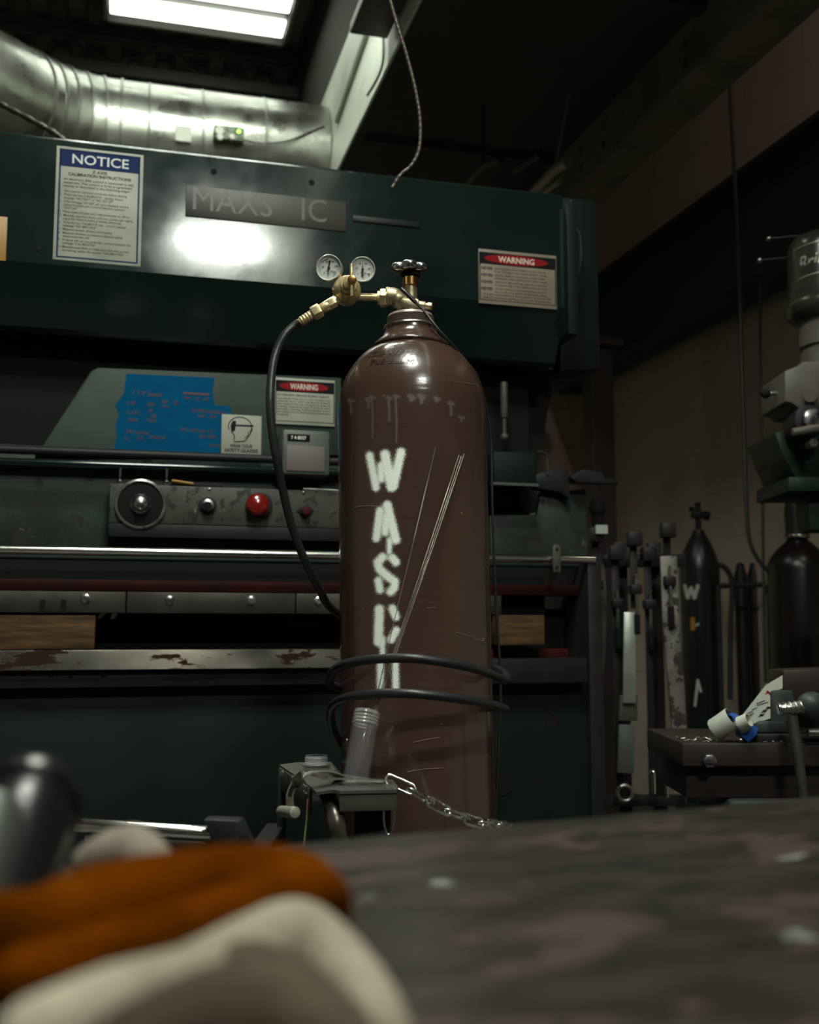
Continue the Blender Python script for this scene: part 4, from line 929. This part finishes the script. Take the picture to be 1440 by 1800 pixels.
# push handle to the left: polished bar in a black bracket
ha, hb = at_Y(132,1450,1.30), at_Y(372,1464,1.30)
MB().cyl(ha, hb, .0078, n=28, bev=.001).build('handle_bar', 'polished', ct, label='bright polished handle bar')
br_ = MB().prism([at_Y(x, y, 1.28) for x, y in ((357,1441),(422,1443),(444,1492),(452,1560),(392,1560),(376,1480))], (0,.03,0), .002).build('handle_bracket', 'black', ct)
p = at_Y(429,1478,1.28); MB().cyl(p, p+Vector((0,-.0015,0)), .0072, n=20).build('bracket_hole', 'black_matte', br_)
MB().box((hb.x+.02,1.29,.62), (pA.x+.01,1.31,.635), .002).build('cross_bar', 'black', ct)
mb = MB().box((pA.x-.02,1.29,.06), (pA.x-.005,1.31,.635), .002).box((pA.x-.02,1.29,.62),(pA.x+.008,pA.y+.02,.635),.002); mb.build('frame_rail', 'black', ct)
MB().cyl(at_Y(150,1473,1.30), at_Y(372,1483,1.30), .003, n=10).build('lower_rail', 'cart_grey', ct)
# rod hanging shackle
mb = MB(); cc_ = at_Y(684,1434,1.40)
pts = [cc_+Vector((cos(R(a))*.0068, sin(R(a))*.002, sin(R(a))*.0225)) for a in range(0, 360, 12)]
mb.tube(pts, .0014, 8, closed=True); mb.tube([cc_+Vector((-.004,0,.022)), cc_+Vector((-.004,.003,.034))], .0014, 6); mb.tube([cc_+Vector((.004,0,.022)), cc_+Vector((.004,.003,.034))], .0014, 6)
mb.build('hanging_ring', 'dark_chrome', ct)

# plastic tubes standing in the tray holes
def bottle(name, label, p0, p1, r, neck, nthr, full):
    ax = (p1-p0); L_ = ax.length; t = thing(name, label, 'plastic tube', p0)
    pr = [(.001,0),(r*.9,0),(r,.003),(r,L_-neck),(r*.93,L_-neck+.003)]
    outer = MB().lathe(pr, p0, ax, 40, cap=False)
    inner = [(r*.90,L_),(r*.90,.004),(.001,.003)]
    thr = []
    for k in range(nthr):
        h = L_-neck+.004+k*(neck-.006)/nthr; s = (neck-.006)/nthr; thr += [(r*.93,h),(r*1.03,h+s*.35),(r*1.03,h+s*.5),(r*.93,h+s*.85)]
    MB().lathe(pr+inner[1:], p0, ax, 48, cap=False).build('tube_wall', 'clear', t, ang=50)
    MB().lathe(thr+[(r*.93,L_),(r*.86,L_)], p0, ax, 48, cap=False).build('threaded_neck', 'clear_rib', t, ang=60)
    return t
v0 = OT(621,1379)+Vector((0,0,-.012)); v1 = at_Y(646,1250,1.475)
bottle('rod_tube', 'clear plastic tube with threaded neck leaning in the tray, holding thin rods', v0, v1, .0182, .024, 4, True)
w0 = OT(556,1349)+Vector((0,0,-.05)); w1 = OT(556,1349)+Vector((0,0,.0175))
bottle('rod_tube', 'short clear threaded tube neck sticking up at the left back of the tray', w0, w1, .0170, .018, 4, False)
# filler rods
vax = (v1-v0).normalized()
def frod(tx, ty, tY, nx, ny, bx, label, r=.0006, grp=True):
    top = at_Y(tx, ty, tY); mid = at_Y(nx, ny, 1.472); d = (mid-top)
    bot = at_Y(bx, 1352, 1.452)
    tagm(MB().tube(cr([top, top+d*.35+Vector((.0005,0,0)), top+d*.7, mid, bot], 5), r, 6).build('filler_rod', 'rod', ang=60), label, 'filler rod', 'filler rods leaning on the brown cylinder')
S4 = lambda x: 1.67-math.sqrt(max(0, .1185**2-((x-726)*S_)**2))-.001
frod(765.5,786,S4(765)-.002,655,1252,622,'single thin filler rod leaning apart, left of the bundle of three rods')
bun = '%s of the three bundled filler rods leaning right across the brown cylinder'
frod(807,800,S4(807)-.002,657,1252,626,bun % 'leftmost'); frod(811,802,S4(811)-.003,659,1253,629,bun % 'middle one'); frod(816,798,S4(816)-.002,661,1254,632,bun % 'rightmost')
tagm(MB().tube([at_Y(610,1300,1.475), OT(609,1372,-.03)], .0009, 6).build('wire_stub', 'steel'), 'short wire stub standing just left of the clear tube', 'wire')

# chain
ch = thing('chain', 'zinc plated chain draped from the tray around the brown cylinder', 'chain', OT(695,1378))
cpth = cr([OT(689,1373,.003), at_Y(712,1383,1.45), at_Y(742,1402,1.455), at_Y(790,1427,1.475), at_Y(835,1444,1.50), at_Y(862,1449,1.535), at_Y(884,1452,1.59), at_Y(892,1452,1.66), at_Y(880,1452,1.76)], 30)
L_ = 0; pit = .0310; nxt = .012; k = 0
for a, b in zip(cpth[:-1], cpth[1:]):
    d = (b-a).length
    while L_+d >= nxt:
        p = a.lerp(b, (nxt-L_)/d); T_ = (b-a).normalized(); upv = Vector((0,0,1)); s1 = T_.cross(upv).normalized(); s2 = s1.cross(T_).normalized()
        aa = R(20 if k % 2 else 110); sd = s1*cos(aa)+s2*sin(aa); hl, hw = .0140, .0068; pts = []
        for q in range(24):
            g = 2*pi*q/24; pts.append(p+T_*(cos(g)*hw+(hl if cos(g) > 0 else -hl))+sd*sin(g)*hw)
        MB().tube(pts, .0021, 10, closed=True).build('link', 'zinc', ch, ang=60)
        nxt += pit; k += 1
    L_ += d

# ------------------------------------------------------------ out-of-focus glove and tool on the bench
GL = thing('welding_glove', 'out of focus leather welding glove, orange suede and cream, on the bench', 'glove', (at_Y(300,1600,.38).x, .38, .80))
def blob(name, m, segs, label, vox=.0022):
    mb = MB()
    for pts, rad in segs:
        P = cr([at_Y(x, y, Y) for x, y, Y in pts], 6); n_ = len(P); rs = []
        for i in range(n_):
            f = i/(n_-1)*(len(rad)-1); j = min(int(f), len(rad)-2); rs.append(rad[j]+(rad[j+1]-rad[j])*(f-j))
        P = [Vector((p.x, p.y, max(p.z, .8008+rs[i]*.8))) for i, p in enumerate(P)]
        mb.tube(P, rs, 18, flat=1.0); mb.sphere(tuple(P[0]), rs[0]*.99, 16); mb.sphere(tuple(P[-1]), rs[-1]*.99, 16)
    o = mb.build(name, m, GL, label=label, ang=80)
    r = o.modifiers.new('r', 'REMESH'); r.mode = 'VOXEL'; r.voxel_size = vox; r.use_smooth_shade = True
    s = o.modifiers.new('s', 'SMOOTH'); s.iterations = 6; s.factor = .6
    return o
blob('orange_cuff', 'orange_leather', [
    ([(-60,1640,.34),(60,1645,.345),(180,1600,.365),(320,1570,.385),(450,1552,.40),(530,1556,.405)], [.013,.0145,.0155,.0150,.0140,.0125]),
    ([(30,1720,.31),(180,1680,.33),(330,1640,.35),(460,1600,.37),(560,1580,.40),(585,1640,.40)], [.009,.010,.011,.012,.012,.007])], 'orange suede cuff')
blob('cream_palm', 'cream_leather', [
    ([(60,1830,.26),(200,1775,.28),(330,1735,.305),(440,1680,.335),(520,1650,.355),(580,1690,.350),(640,1760,.325),(680,1830,.30)], [.010,.011,.011,.012,.0125,.0115,.010,.008]),
    ], 'cream leather palm and fingers')
blob('glove_lining', 'lining', [([(230,1860,.26),(370,1800,.275),(470,1780,.285),(560,1830,.28),(640,1880,.27)], [.012,.0135,.013,.012,.010]), ([(330,1745,.305),(430,1715,.315),(520,1760,.31),(600,1830,.29)], [.008,.010,.011,.010])], 'brown glove lining in the folds')
blob('thumb', 'white_leather', [([(150,1515,.50),(190,1500,.50),(235,1498,.50),(275,1530,.48)], [.007,.010,.0125,.010])], 'pale leather thumb')
tl = thing('hand_tool', 'out of focus black handled tool with grey highlight shape at the left edge of the bench', 'hand tool', (at_Y(20,1500,.42).x, .42, .80))
a0 = at_Y(82,1398,.46); a1 = at_Y(-30,1720,.36); dv = (a1-a0)
MB().lathe([(.001,-.010),(.010,-.009),(.017,-.006),(.0205,.0),(.0215,.004),(.0215,.010),(.0185,.013)], a0+Vector((-.006,0,-.001)), dv+Vector((0,0,0)), 36).build('end_cap', 'tool_black', tl)
MB().lathe([(.0180,.010),(.0195,.014),(.0200,.03),(.0205,.09),(.001,.092)], a0+Vector((-.006,0,-.001)), dv, 36).build('handle', 'tool_black', tl)
b0 = at_Y(-14,1425,.405); b1 = at_Y(-80,1640,.36)
MB().cyl(b0, b1, .0125, n=32, bev=.003).build('handle_highlight', 'tool_highlight', tl)  # grey bar standing in for the highlight along the black handle

# ------------------------------------------------------------ clamps, bars and strips on the rack, right of the press
def slab(pts, Y, th, bev=.001): return [at_Y(x, y, Y) for x, y in pts], (0, th, 0), bev
def sl_(mb, pts, Y, th, bev=.001): a, b, c_ = slab(pts, Y, th, bev); return mb.prism(a, b, c_)
YR = 3.3
rk = thing('clamp_rack', 'dark steel rack rail holding clamps and bars between the press and the block wall', 'rack', (at_Y(1120,1300,YR).x, YR+.12, 0))
a = at_Y(1045,985,YR+.08); b = at_Y(1205,990,YR+.08)
MB().box((a.x,YR+.08,a.z-.02),(b.x,YR+.12,a.z+.02),.002).build('rail', 'black', rk)
for x in (1090, 1150): p = at_Y(x,1000,YR+.14); MB().box((p.x-.02,YR+.12,0),(p.x+.02,YR+.16,a.z+.06),.002).build('post', 'black', rk)
p0 = at_Y(1078,1388,YR+.08); p1 = at_Y(1205,1388,YR+.08); MB().box((p0.x,YR+.08,p0.z-.05),(p1.x,YR+.12,p0.z-.02),.002).build('rail', 'black', rk)
mb = MB(); sl_(mb, [(1036,985),(1040,972),(1047,968),(1055,974),(1063,995),(1067,1040),(1066,1120),(1060,1200),(1056,1300),(1034,1300),(1036,1150)], YR, .02)
tagm(mb.build('curved_bar', 'grey_bar'), 'grey curved steel bar hanging just right of the press end', 'metal bar')
def clamp(x, y0, y1, Yc, m, label, wd=.022, head=True):
    a = at_Y(x, y0, Yc); b = at_Y(x, y1, Yc); t = thing('bar_clamp', label, 'clamp', (b.x, Yc, b.z), 0, 'clamps hanging on the rack')
    MB().box((a.x-wd/2,Yc,b.z),(a.x+wd/2,Yc+.008,a.z),.001).build('bar', m, t)
    MB().box((a.x-.022,Yc-.035,a.z-.045),(a.x+.022,Yc+.012,a.z),.006).build('fixed_jaw', 'black', t)
    zj = a.z-.16; MB().box((a.x-.018,Yc-.035,zj-.03),(a.x+.018,Yc+.012,zj),.005).build('sliding_jaw', 'black', t)
    MB().cyl((a.x,Yc-.026,zj-.09),(a.x,Yc-.026,zj+.03),.005,n=10).build('screw', 'steel', t)
    MB().cyl((a.x,Yc-.026,zj-.15),(a.x,Yc-.026,zj-.09),.010,n=12,bev=.002).build('handle', 'black_matte', t)
    return t
clamp(1046,928,1010,3.26,'black','black bar clamp above the grey curved bar')
clamp(1081,960,1395,3.30,'black','tall black bar clamp left of the bright aluminium bar')
clamp(1113,935,1070,3.27,'bench_brown','brown topped bar clamp above the bright aluminium bar')
clamp(1138,962,1400,3.31,'black','tall black bar clamp right of the bright aluminium bar')
clamp(1172,920,985,3.25,'black','bar clamp above the mottled rusty strip')
mb = MB(); p = at_Y(1050,893,3.30); mb.sphere(tuple(p), .026, 16, (1,1,1.25)); mb.cyl(p-Vector((0,0,.08)), p, .018, n=12)
mb.build('rack_knob', 'black_matte', rk)
p = at_Y(1057,931,3.22); mb = MB().box((p.x-.018,3.21,p.z-.013),(p.x+.018,3.213,p.z+.013)); 
tagm(mb.build('metal_plate', 'silver_bar'), 'small pale bright plate on top of the leftmost clamp', 'plate')
mb = MB(); sl_(mb, [(1097,1076),(1117,1076),(1118,1236),(1096,1236)], 3.24, .012)
tagm(mb.build('aluminium_bar', 'silver_bar'), 'bright aluminium bar hanging upright in the dark rack', 'metal bar')
mb = MB(); sl_(mb, [(1091,1222),(1121,1222),(1121,1267),(1088,1267)], 3.255, .02)
tagm(mb.build('steel_block', 'grey_bar'), 'dull grey block under the bright aluminium bar', 'steel block')
mb = MB(); sl_(mb, [(1089,1274),(1117,1274),(1115,1360),(1086,1358)], 3.25, .015)
tagm(mb.build('steel_plate', 'grey_box'), 'blue grey plate hanging below the dull grey block', 'steel plate')
mb = MB(); sl_(mb, [(1161,978),(1190,976),(1195,1100),(1203,1200),(1209,1300),(1199,1350),(1186,1352),(1178,1230),(1166,1100)], 3.24, .014)
tagm(mb.build('steel_strip', 'mottled_bar'), 'long mottled rusty strip leaning beside the dark green cylinder', 'steel strip')
p = at_Y(1099,1394,3.2); (MB().tube([p+Vector((cos(R(a))*.022, 0, sin(R(a))*.022)) for a in range(0,360,15)], .0055, 10, closed=True).build('steel_ring','steel', rk, label='round steel ring'))
for (x, y, r, l) in ((1149,1358,.011,'bright chrome ball knob left of the rusty strip foot'),(1172,1364,.009,'small chrome knob touching the rusty strip foot')):
    p = at_Y(x, y, 3.2); MB().sphere(tuple(p), r, 16).cyl(p, p-Vector((0,0,.06)), r*.5, n=10).build('ball_knob','chrome', rk, label='bright chrome ball knob')

# ------------------------------------------------------------ gas cylinders along the block wall
def bgcyl(label, x, Y, r, ysh, ynk, m, group=None):
    top = at_Y(x, ynk, Y); sh = at_Y(x, ysh, Y); t = thing('gas_cylinder', label, 'gas cylinder', (top.x, Y, 0))
    hz_ = top.z; hs = sh.z; k = hz_-hs
    pr = [(.001,0),(r*.9,.0),(r,.02),(r,hs),(r*.97,hs+k*.16),(r*.87,hs+k*.36),(r*.72,hs+k*.56),(r*.52,hs+k*.76),(r*.34,hs+k*.90),(r*.28,hs+k),(.001,hs+k)]
    MB().lathe(pr, (top.x,Y,0), (0,0,1), 48).build('body', m, t, ang=60)
    return t, top
def hitbg(cx0, Y, r):
    def f(x, y, off=0):
        d = ray(x, y).normalized(); ax0 = cx0; o = O; rr_ = r+off
        A_ = d.x**2+d.y**2; B_ = 2*(d.x*(o.x-ax0)+d.y*(o.y-Y)); C_ = (o.x-ax0)**2+(o.y-Y)**2-rr_*rr_; D_ = max(0, B_*B_-4*A_*C_)
        return o+d*((-B_-math.sqrt(D_))/(2*A_))
    return f
t, top = bgcyl('dark green gas cylinder with valve and faded W, standing by the block wall', 1228, 5.0, .090, 1003, 932, 'cyl_green')
mb = MB().cyl(top, top+Vector((0,0,.13)), .014, n=14).box((top.x-.03,4.98,top.z+.055),(top.x+.035,5.02,top.z+.085),.004).cyl((top.x+.03,5.0,top.z+.07),(top.x+.052,5.0,top.z+.065),.022,n=12).cyl((top.x-.04,5.0,top.z+.10),(top.x-.02,5.0,top.z+.10),.012,n=10)
mb.build('valve', 'black', t)
hb_ = hitbg(top.x, 5.0, .090)
for ch_, st in (('W', [([(1204,1030),(1209,1050)],3),([(1209,1050),(1215,1034)],3),([(1215,1034),(1221,1050)],3),([(1221,1050),(1227,1030)],3)]),
               ('A', [([(1222,1240),(1227,1196),(1232,1215)],2)]), ('S', [([(1222,1100),(1228,1097)],1.5)])):
    spray_letter(ch_, st, 2.0, 'grey_spray', hb_, .8, t)
MB().add([hb_(x, y, .001) for x, y in ((1214,1085),(1222,1085),(1222,1108),(1214,1108))], [(0,1,2,3)]).build('orange_label', 'yellow_sign', t)
t, top = bgcyl('large near black gas cylinder with protective cap at the right edge', 1402, 4.15, .118, 1000, 945, 'cyl_dark')
MB().lathe([(.040,-.005),(.046,0),(.046,.012),(.044,.02),(.046,.10),(.040,.145),(.024,.165),(.001,.17)], top, (0,0,1), 32).build('valve_cap', 'black', t)
MB().lathe([(.047,-.002),(.050,.004),(.047,.010)], top, (0,0,1), 32, cap=False).build('cap_ring', 'steel', t)
for i, (x, l) in enumerate(((1301,'left of two small dark bottles standing behind the rail at the wall'), (1325,'right of two small dark bottles standing behind the rail at the wall'))):
    q = at_Y(x, 988, 5.1); t = thing('small_bottle', l, 'bottle', (q.x, 5.1, 0), 0, 'small dark bottles')
    MB().lathe([(.03,0),(.03,q.z-.06),(.02,q.z-.03),(.018,q.z-.01),(.001,q.z)], (q.x,5.1,0), (0,0,1), 20).build('body','black',t)
a = at_Y(1262,1030,4.9); b = at_Y(1345,1028,4.9)
mb = MB().cyl(a, b, .012, n=12).cyl(Vector((a.x,a.y,0)), a, .012, n=10).cyl(Vector((b.x,b.y,0)), b, .012, n=10)
tagm(mb.build('guard_rail','pipe_dark'), 'low dark pipe rail between the two wall cylinders', 'rail')
pts = [at_Y(x, y, 4.85) for x, y in ((1258,993),(1272,996),(1284,1012),(1287,1040),(1285,1090),(1284,1150),(1284,1230))]
tagm(MB().tube(cr(pts), .012, 10).build('cart_handle','pipe_dark'), 'bent dark tube handle beside the dark green cylinder', 'tube')
p = at_Y(1342,1180,4.75); tagm(MB().cyl((p.x,p.y,0), at_Y(1342,1045,4.75), .014, n=12).build('pale_post', mat('pale painted post', (.20,.18,.14), .6)), 'pale upright post left of the near black cylinder', 'post')

# ------------------------------------------------------------ milling machine at the right edge
YM = 3.0; s_ = YM/F*1.02
ML = thing('milling_machine', 'grey and green milling machine cut off by the right edge, raised lettering on its motor', 'milling machine', (at_Y(1460,1000,YM).x, YM, 0))
mc = at_Y(1453,500,YM); zz = lambda y: at_Y(1440,y,YM).z
def mprof(l): return [(max(.001, r*s_), zz(y)) for y, r in l]
MO = (mc.x, YM, 0)
MB().lathe(mprof([(565,55),(560,66),(551,72),(540,73),(533,70),(529,66),(440,64),(430,61),(421,54),(415,42),(413,20),(412,0)]), MO, (0,0,1), 64).build('motor_housing', 'mill_dark', ML, ang=40)
MB().lathe(mprof([(652,50),(640,50),(621,49),(619,45),(612,45),(610,50),(566,50),(565,52)]), MO, (0,0,1), 48).build('motor_neck', 'mill_grey', ML)
mr = 64.6*s_
def mfn(a0, z0, tilt):
    def f(a, b): th_ = a/mr+a0; return Vector((mc.x+sin(th_)*mr*1.004, YM-cos(th_)*mr*1.004, z0+b+a*tilt))
    return f
mb = MB(); mb.text('Bridgeport', None, (1,0,0), (0,0,1), .062, shear=.25, bold=.012, width=.215, fn=mfn(-1.15, zz(489), .10))
mb.tube([mfn(-1.12, zz(500), .10)(k*.012, 0) for k in range(24)], .0025, 6); mb.tube([mfn(-1.30, zz(448), .10)(k*.012, 0) for k in range(26)], .002, 6)
mb.text('VERTICAL MILLING', None, (1,0,0), (0,0,1), .024, width=.20, bold=.01, fn=mfn(-1.0, zz(523), .08)); mb.text('MACHINE', None, (1,0,0), (0,0,1), .018, width=.12, fn=mfn(-.7, zz(531), .08))
mb.build('raised_lettering', 'mill_letter', ML, smooth=False, label='raised lettering cast on the motor')
sq = lambda pts, Y=YM, th=.12, bev=.004: sl_(MB(), pts, Y, th, bev)
sq([(1380,652),(1405,642),(1412,635),(1500,635),(1500,720),(1405,718),(1392,708),(1380,706)], YM-.12, .2).build('head_casting', 'mill_grey', ML)
MB().cyl(at_Y(1379,690,YM-.05), at_Y(1352,692,YM-.05), .006, n=10).build('lever_rod', 'steel', ML)
MB().sphere(tuple(at_Y(1346,692,YM-.05)), .014, 16).build('lever_knob', 'black_matte', ML)
for (x0, y0, x1, y1) in ((1352,420,1410,415),(1336,458,1388,453)):
    l_ = MB().cyl(at_Y(x0,y0,YM), at_Y(x1,y1,YM+.02), .0035, n=8).build('lever_rod', 'black', ML); MB().sphere(tuple(at_Y(x0,y0,YM)), .008, 12).build('lever_tip', 'dark_chrome', l_)
q = at_Y(1426,725,YM-.14)
MB().cyl((q.x,q.y,q.z-.02),(q.x,q.y+.1,q.z-.02),.045,n=28,bev=.006).build('feed_housing', 'black', ML)
MB().cyl((q.x,q.y-.02,q.z-.02),(q.x,q.y,q.z-.02),.028,n=24,bev=.004).build('feed_dial', 'dark_chrome', ML)
MB().cyl(at_Y(1393,760,YM-.16), at_Y(1440,752,YM-.16), .011, n=14, bev=.003).build('quill_lever', 'mill_grey', ML)
MB().cyl(at_Y(1425,695,YM-.15), at_Y(1425,695,YM-.10), .018, n=16).build('cap_bolt', 'mill_grey', ML)
p = at_Y(1431,778,YM-.14); MB().cyl(p, p+Vector((0,.04,0)), .013, n=6, bev=.002).build('hex_bolt', 'mill_grey', ML)
sq([(1362,760),(1400,755),(1500,755),(1500,842),(1400,842),(1378,805)], YM-.02, .25).build('green_bracket', 'mill_green', ML)
sq([(1386,838),(1500,836),(1500,862),(1386,864)], YM-.06, .28).build('green_slide', 'mill_green', ML)
sq([(1419,862),(1520,862),(1520,932),(1424,932)], YM-.0, .10).build('green_knee', 'mill_green', ML)
pq = at_Y(1515,900,YM+.05); MB().box((pq.x-.02,YM+.05,0),(pq.x+.3,YM+.28,pq.z),.01).build('column', 'mill_green', ML)

# ------------------------------------------------------------ small machine bench with vise, lower right
YB = 2.15
bt = thing('machine_bench', 'oily brown cast machine table strewn with metal chips, lower right', 'machine table', (at_Y(1300,1350,YB).x, YB+.1, 0))
zt2 = at_Y(1300,1306,YB).z; xa = at_Y(1200,1320,YB).x; xb = at_Y(1520,1320,YB).x
MB().box((xa,YB,zt2-.045),(xb,YB+.32,zt2),.003).build('table_slab', 'bench_brown', bt)
MB().box((xa+.012,YB+.03,zt2-.11),(xb,YB+.3,zt2-.046),.004).build('saddle', 'bench_brown', bt)
p = at_Y(1340,1395,YB); MB().box((xa+.09,YB+.01,p.z-.06),(xb,YB+.25,zt2-.11),.012).build('knee_block', 'vise_grey', bt)
MB().box((xa+.05,YB+.05,0),(xb,YB+.28,p.z-.06),.004).build('pedestal', 'black', bt)
p = at_Y(1249,1338,YB-.012); MB().cyl(p, p+Vector((0,.02,0)), .014, n=6, bev=.003).build('lock_bolt', 'dark_chrome', bt)
random.seed(3); mb = MB()
for k in range(110):
    x = random.uniform(xa+.01, xb-.1); y = YB+random.random()**2*.12+.003; a = random.uniform(0, 6.28); l = random.uniform(.003,.009)
    p = Vector((x, y, zt2+.0012)); mb.tube([p, p+Vector((cos(a)*l, sin(a)*l, random.uniform(0,.003)))], .0007, 4)
o = mb.build('metal_chips', 'steel', smooth=False); tagm(o, 'loose metal chips scattered on the brown machine table', 'metal chips'); o['kind'] = 'stuff'
vz = thing('bench_vise', 'grey green bench vise with steel handle on the brown machine table', 'vise', (at_Y(1400,1310,YB+.04).x, YB+.04, zt2))
def vq(n, m, pts, Y, th, bev=.003, **k): return sl_(MB(), pts, Y, th, bev).build(n, m, vz, **k)
vq('rear_jaw', 'bench_brown', [(1377,1178),(1500,1174),(1500,1240),(1398,1238),(1377,1212)], YB+.06, .09)
vq('front_jaw', 'vise_grey', [(1357,1216),(1365,1213),(1394,1214),(1398,1236),(1394,1302),(1358,1302)], YB+.03, .08)
vq('slide', 'vise_grey', [(1333,1272),(1342,1268),(1383,1270),(1386,1288),(1332,1288)], YB+.02, .07)
vq('base', 'black', [(1330,1290),(1500,1290),(1500,1308),(1330,1307)], YB+.01, .14)
mb = MB().cyl(at_Y(1368,1247,YB-.03), at_Y(1411,1242,YB-.03), .0115, n=24, bev=.002)
for k in range(5): x = 1370+k*9; mb.cyl(at_Y(x,1247-k*1,YB-.03), at_Y(x+3,1246.6-k*1,YB-.03), .0135, n=24, bev=.001)
mb.build('screw_ferrule', 'steel', vz)
p = at_Y(1428,1240,YB-.01); MB().sphere(tuple(p), .030, 24, (1.0,.8,.9)).build('screw_boss', 'vise_grey', vz)
MB().tube([at_Y(1392,1258,YB-.05), at_Y(1402,1320,YB-.06), at_Y(1410,1375,YB-.065), at_Y(1416,1425,YB-.07)], [.0105,.0100,.0090,.0080], 14).build('handle_bar', 'clamp_bar', vz)
MB().cyl(at_Y(1420,1288,YB-.02), at_Y(1500,1286,YB-.02), .008, n=14).build('guide_rod', 'steel', vz)
# card sheet, can and boxes on the table
cs = MB().prism([at_Y(x, y, YB+.04+dy) for x, y, dy in ((1297,1268,0),(1346,1205,.0),(1376,1187,.0),(1376,1210,0),(1357,1216,0),(1357,1262,0),(1306,1278,0))], (0,.0012,0))
cso = cs.build('instruction_card', 'cardboard', smooth=False); tagm(cso, 'white printed card leaning against the vise jaw', 'card')
mb = MB(); YY = YB+.0395
for (x, y, x1, y1) in ((1330,1237,1345,1231),(1331,1240,1350,1234),(1322,1248,1331,1244),(1310,1256,1324,1250),(1312,1259,1326,1254),(1310,1262,1322,1258)): a = at_Y(x,y,YY); b = at_Y(x1,y1,YY); mb.tube([a,b], .0007, 4)
for (x, y) in ((1344,1250),(1351,1244),(1339,1257)): mb.sphere(tuple(at_Y(x,y,YY)), .0028, 8, (1.5,.15,.8)); mb.tube([at_Y(x-6,y+3,YY), at_Y(x+6,y-3,YY)], .0007, 4)
mb.build('print', 'sign_ink', cso, smooth=False)
sl_(MB(), [(1345,1222),(1349,1213),(1353,1216),(1356,1220),(1356,1224),(1350,1218)], YY, .0006, 0).build('red_mark', 'sign_red', cso, smooth=False)
cn = thing('cardboard_tube', 'tipped white tube with open brown end, left of the blue box', 'tube', at_Y(1268,1300,YB+.03))
a = at_Y(1256,1288,YB+.03); b = at_Y(1288,1266,YB+.01); ax = (b-a).normalized(); r = .0225
MB().lathe([(.001,0),(r*.9,0),(r,.003),(r,(b-a).length),(r*.93,(b-a).length),(r*.93,.006),(.001,.005)], a+Vector((0,0,.004)), ax, 32, cap=False).build('tube_wall', 'cardboard', cn)
MB().lathe([(r*.925,.01),(r*.925,(b-a).length+.0005)], a+Vector((0,0,.004)), ax, 32, cap=False).build('inner_lining', 'card_brown', cn)
up_ = Vector((-ax.z,0,ax.x)); mb = MB()
for k in range(7): q = a+Vector((0,-r-.0006,.006))+ax*(.002+k*.0042); mb.tube([q, q+up_*(.0045 if k % 3 else .003)], .0006, 4)
mb.build('print', 'sign_ink', cn, smooth=False)
bx = thing('small_box', 'small blue and white cardboard box lying tilted beside the white tube', 'box', at_Y(1312,1304,YB+.01))
bb = [(1286,1258),(1294,1254),(1334,1280),(1330,1292),(1316,1305),(1302,1292)]
sl_(MB(), bb, YB+.0, .03, .001).build('carton', 'card_blue', bx)
sl_(MB(), [(1290,1270),(1304,1262),(1322,1274),(1318,1284),(1304,1289)], YB-.001, .002, 0).build('label_patch', 'cardboard', bx)
p = at_Y(1314,1266,YB-.004); p2 = at_Y(1322,1274,YB-.004)
MB().lathe([(.0135,0),(.0135,.022),(.0115,.022),(.0115,.001)], at_Y(1300,1272,YB-.006), at_Y(1318,1265,YB-.02)-at_Y(1300,1272,YB-.006), 24, cap=True).build('inner_sleeve', 'cardboard', bx)
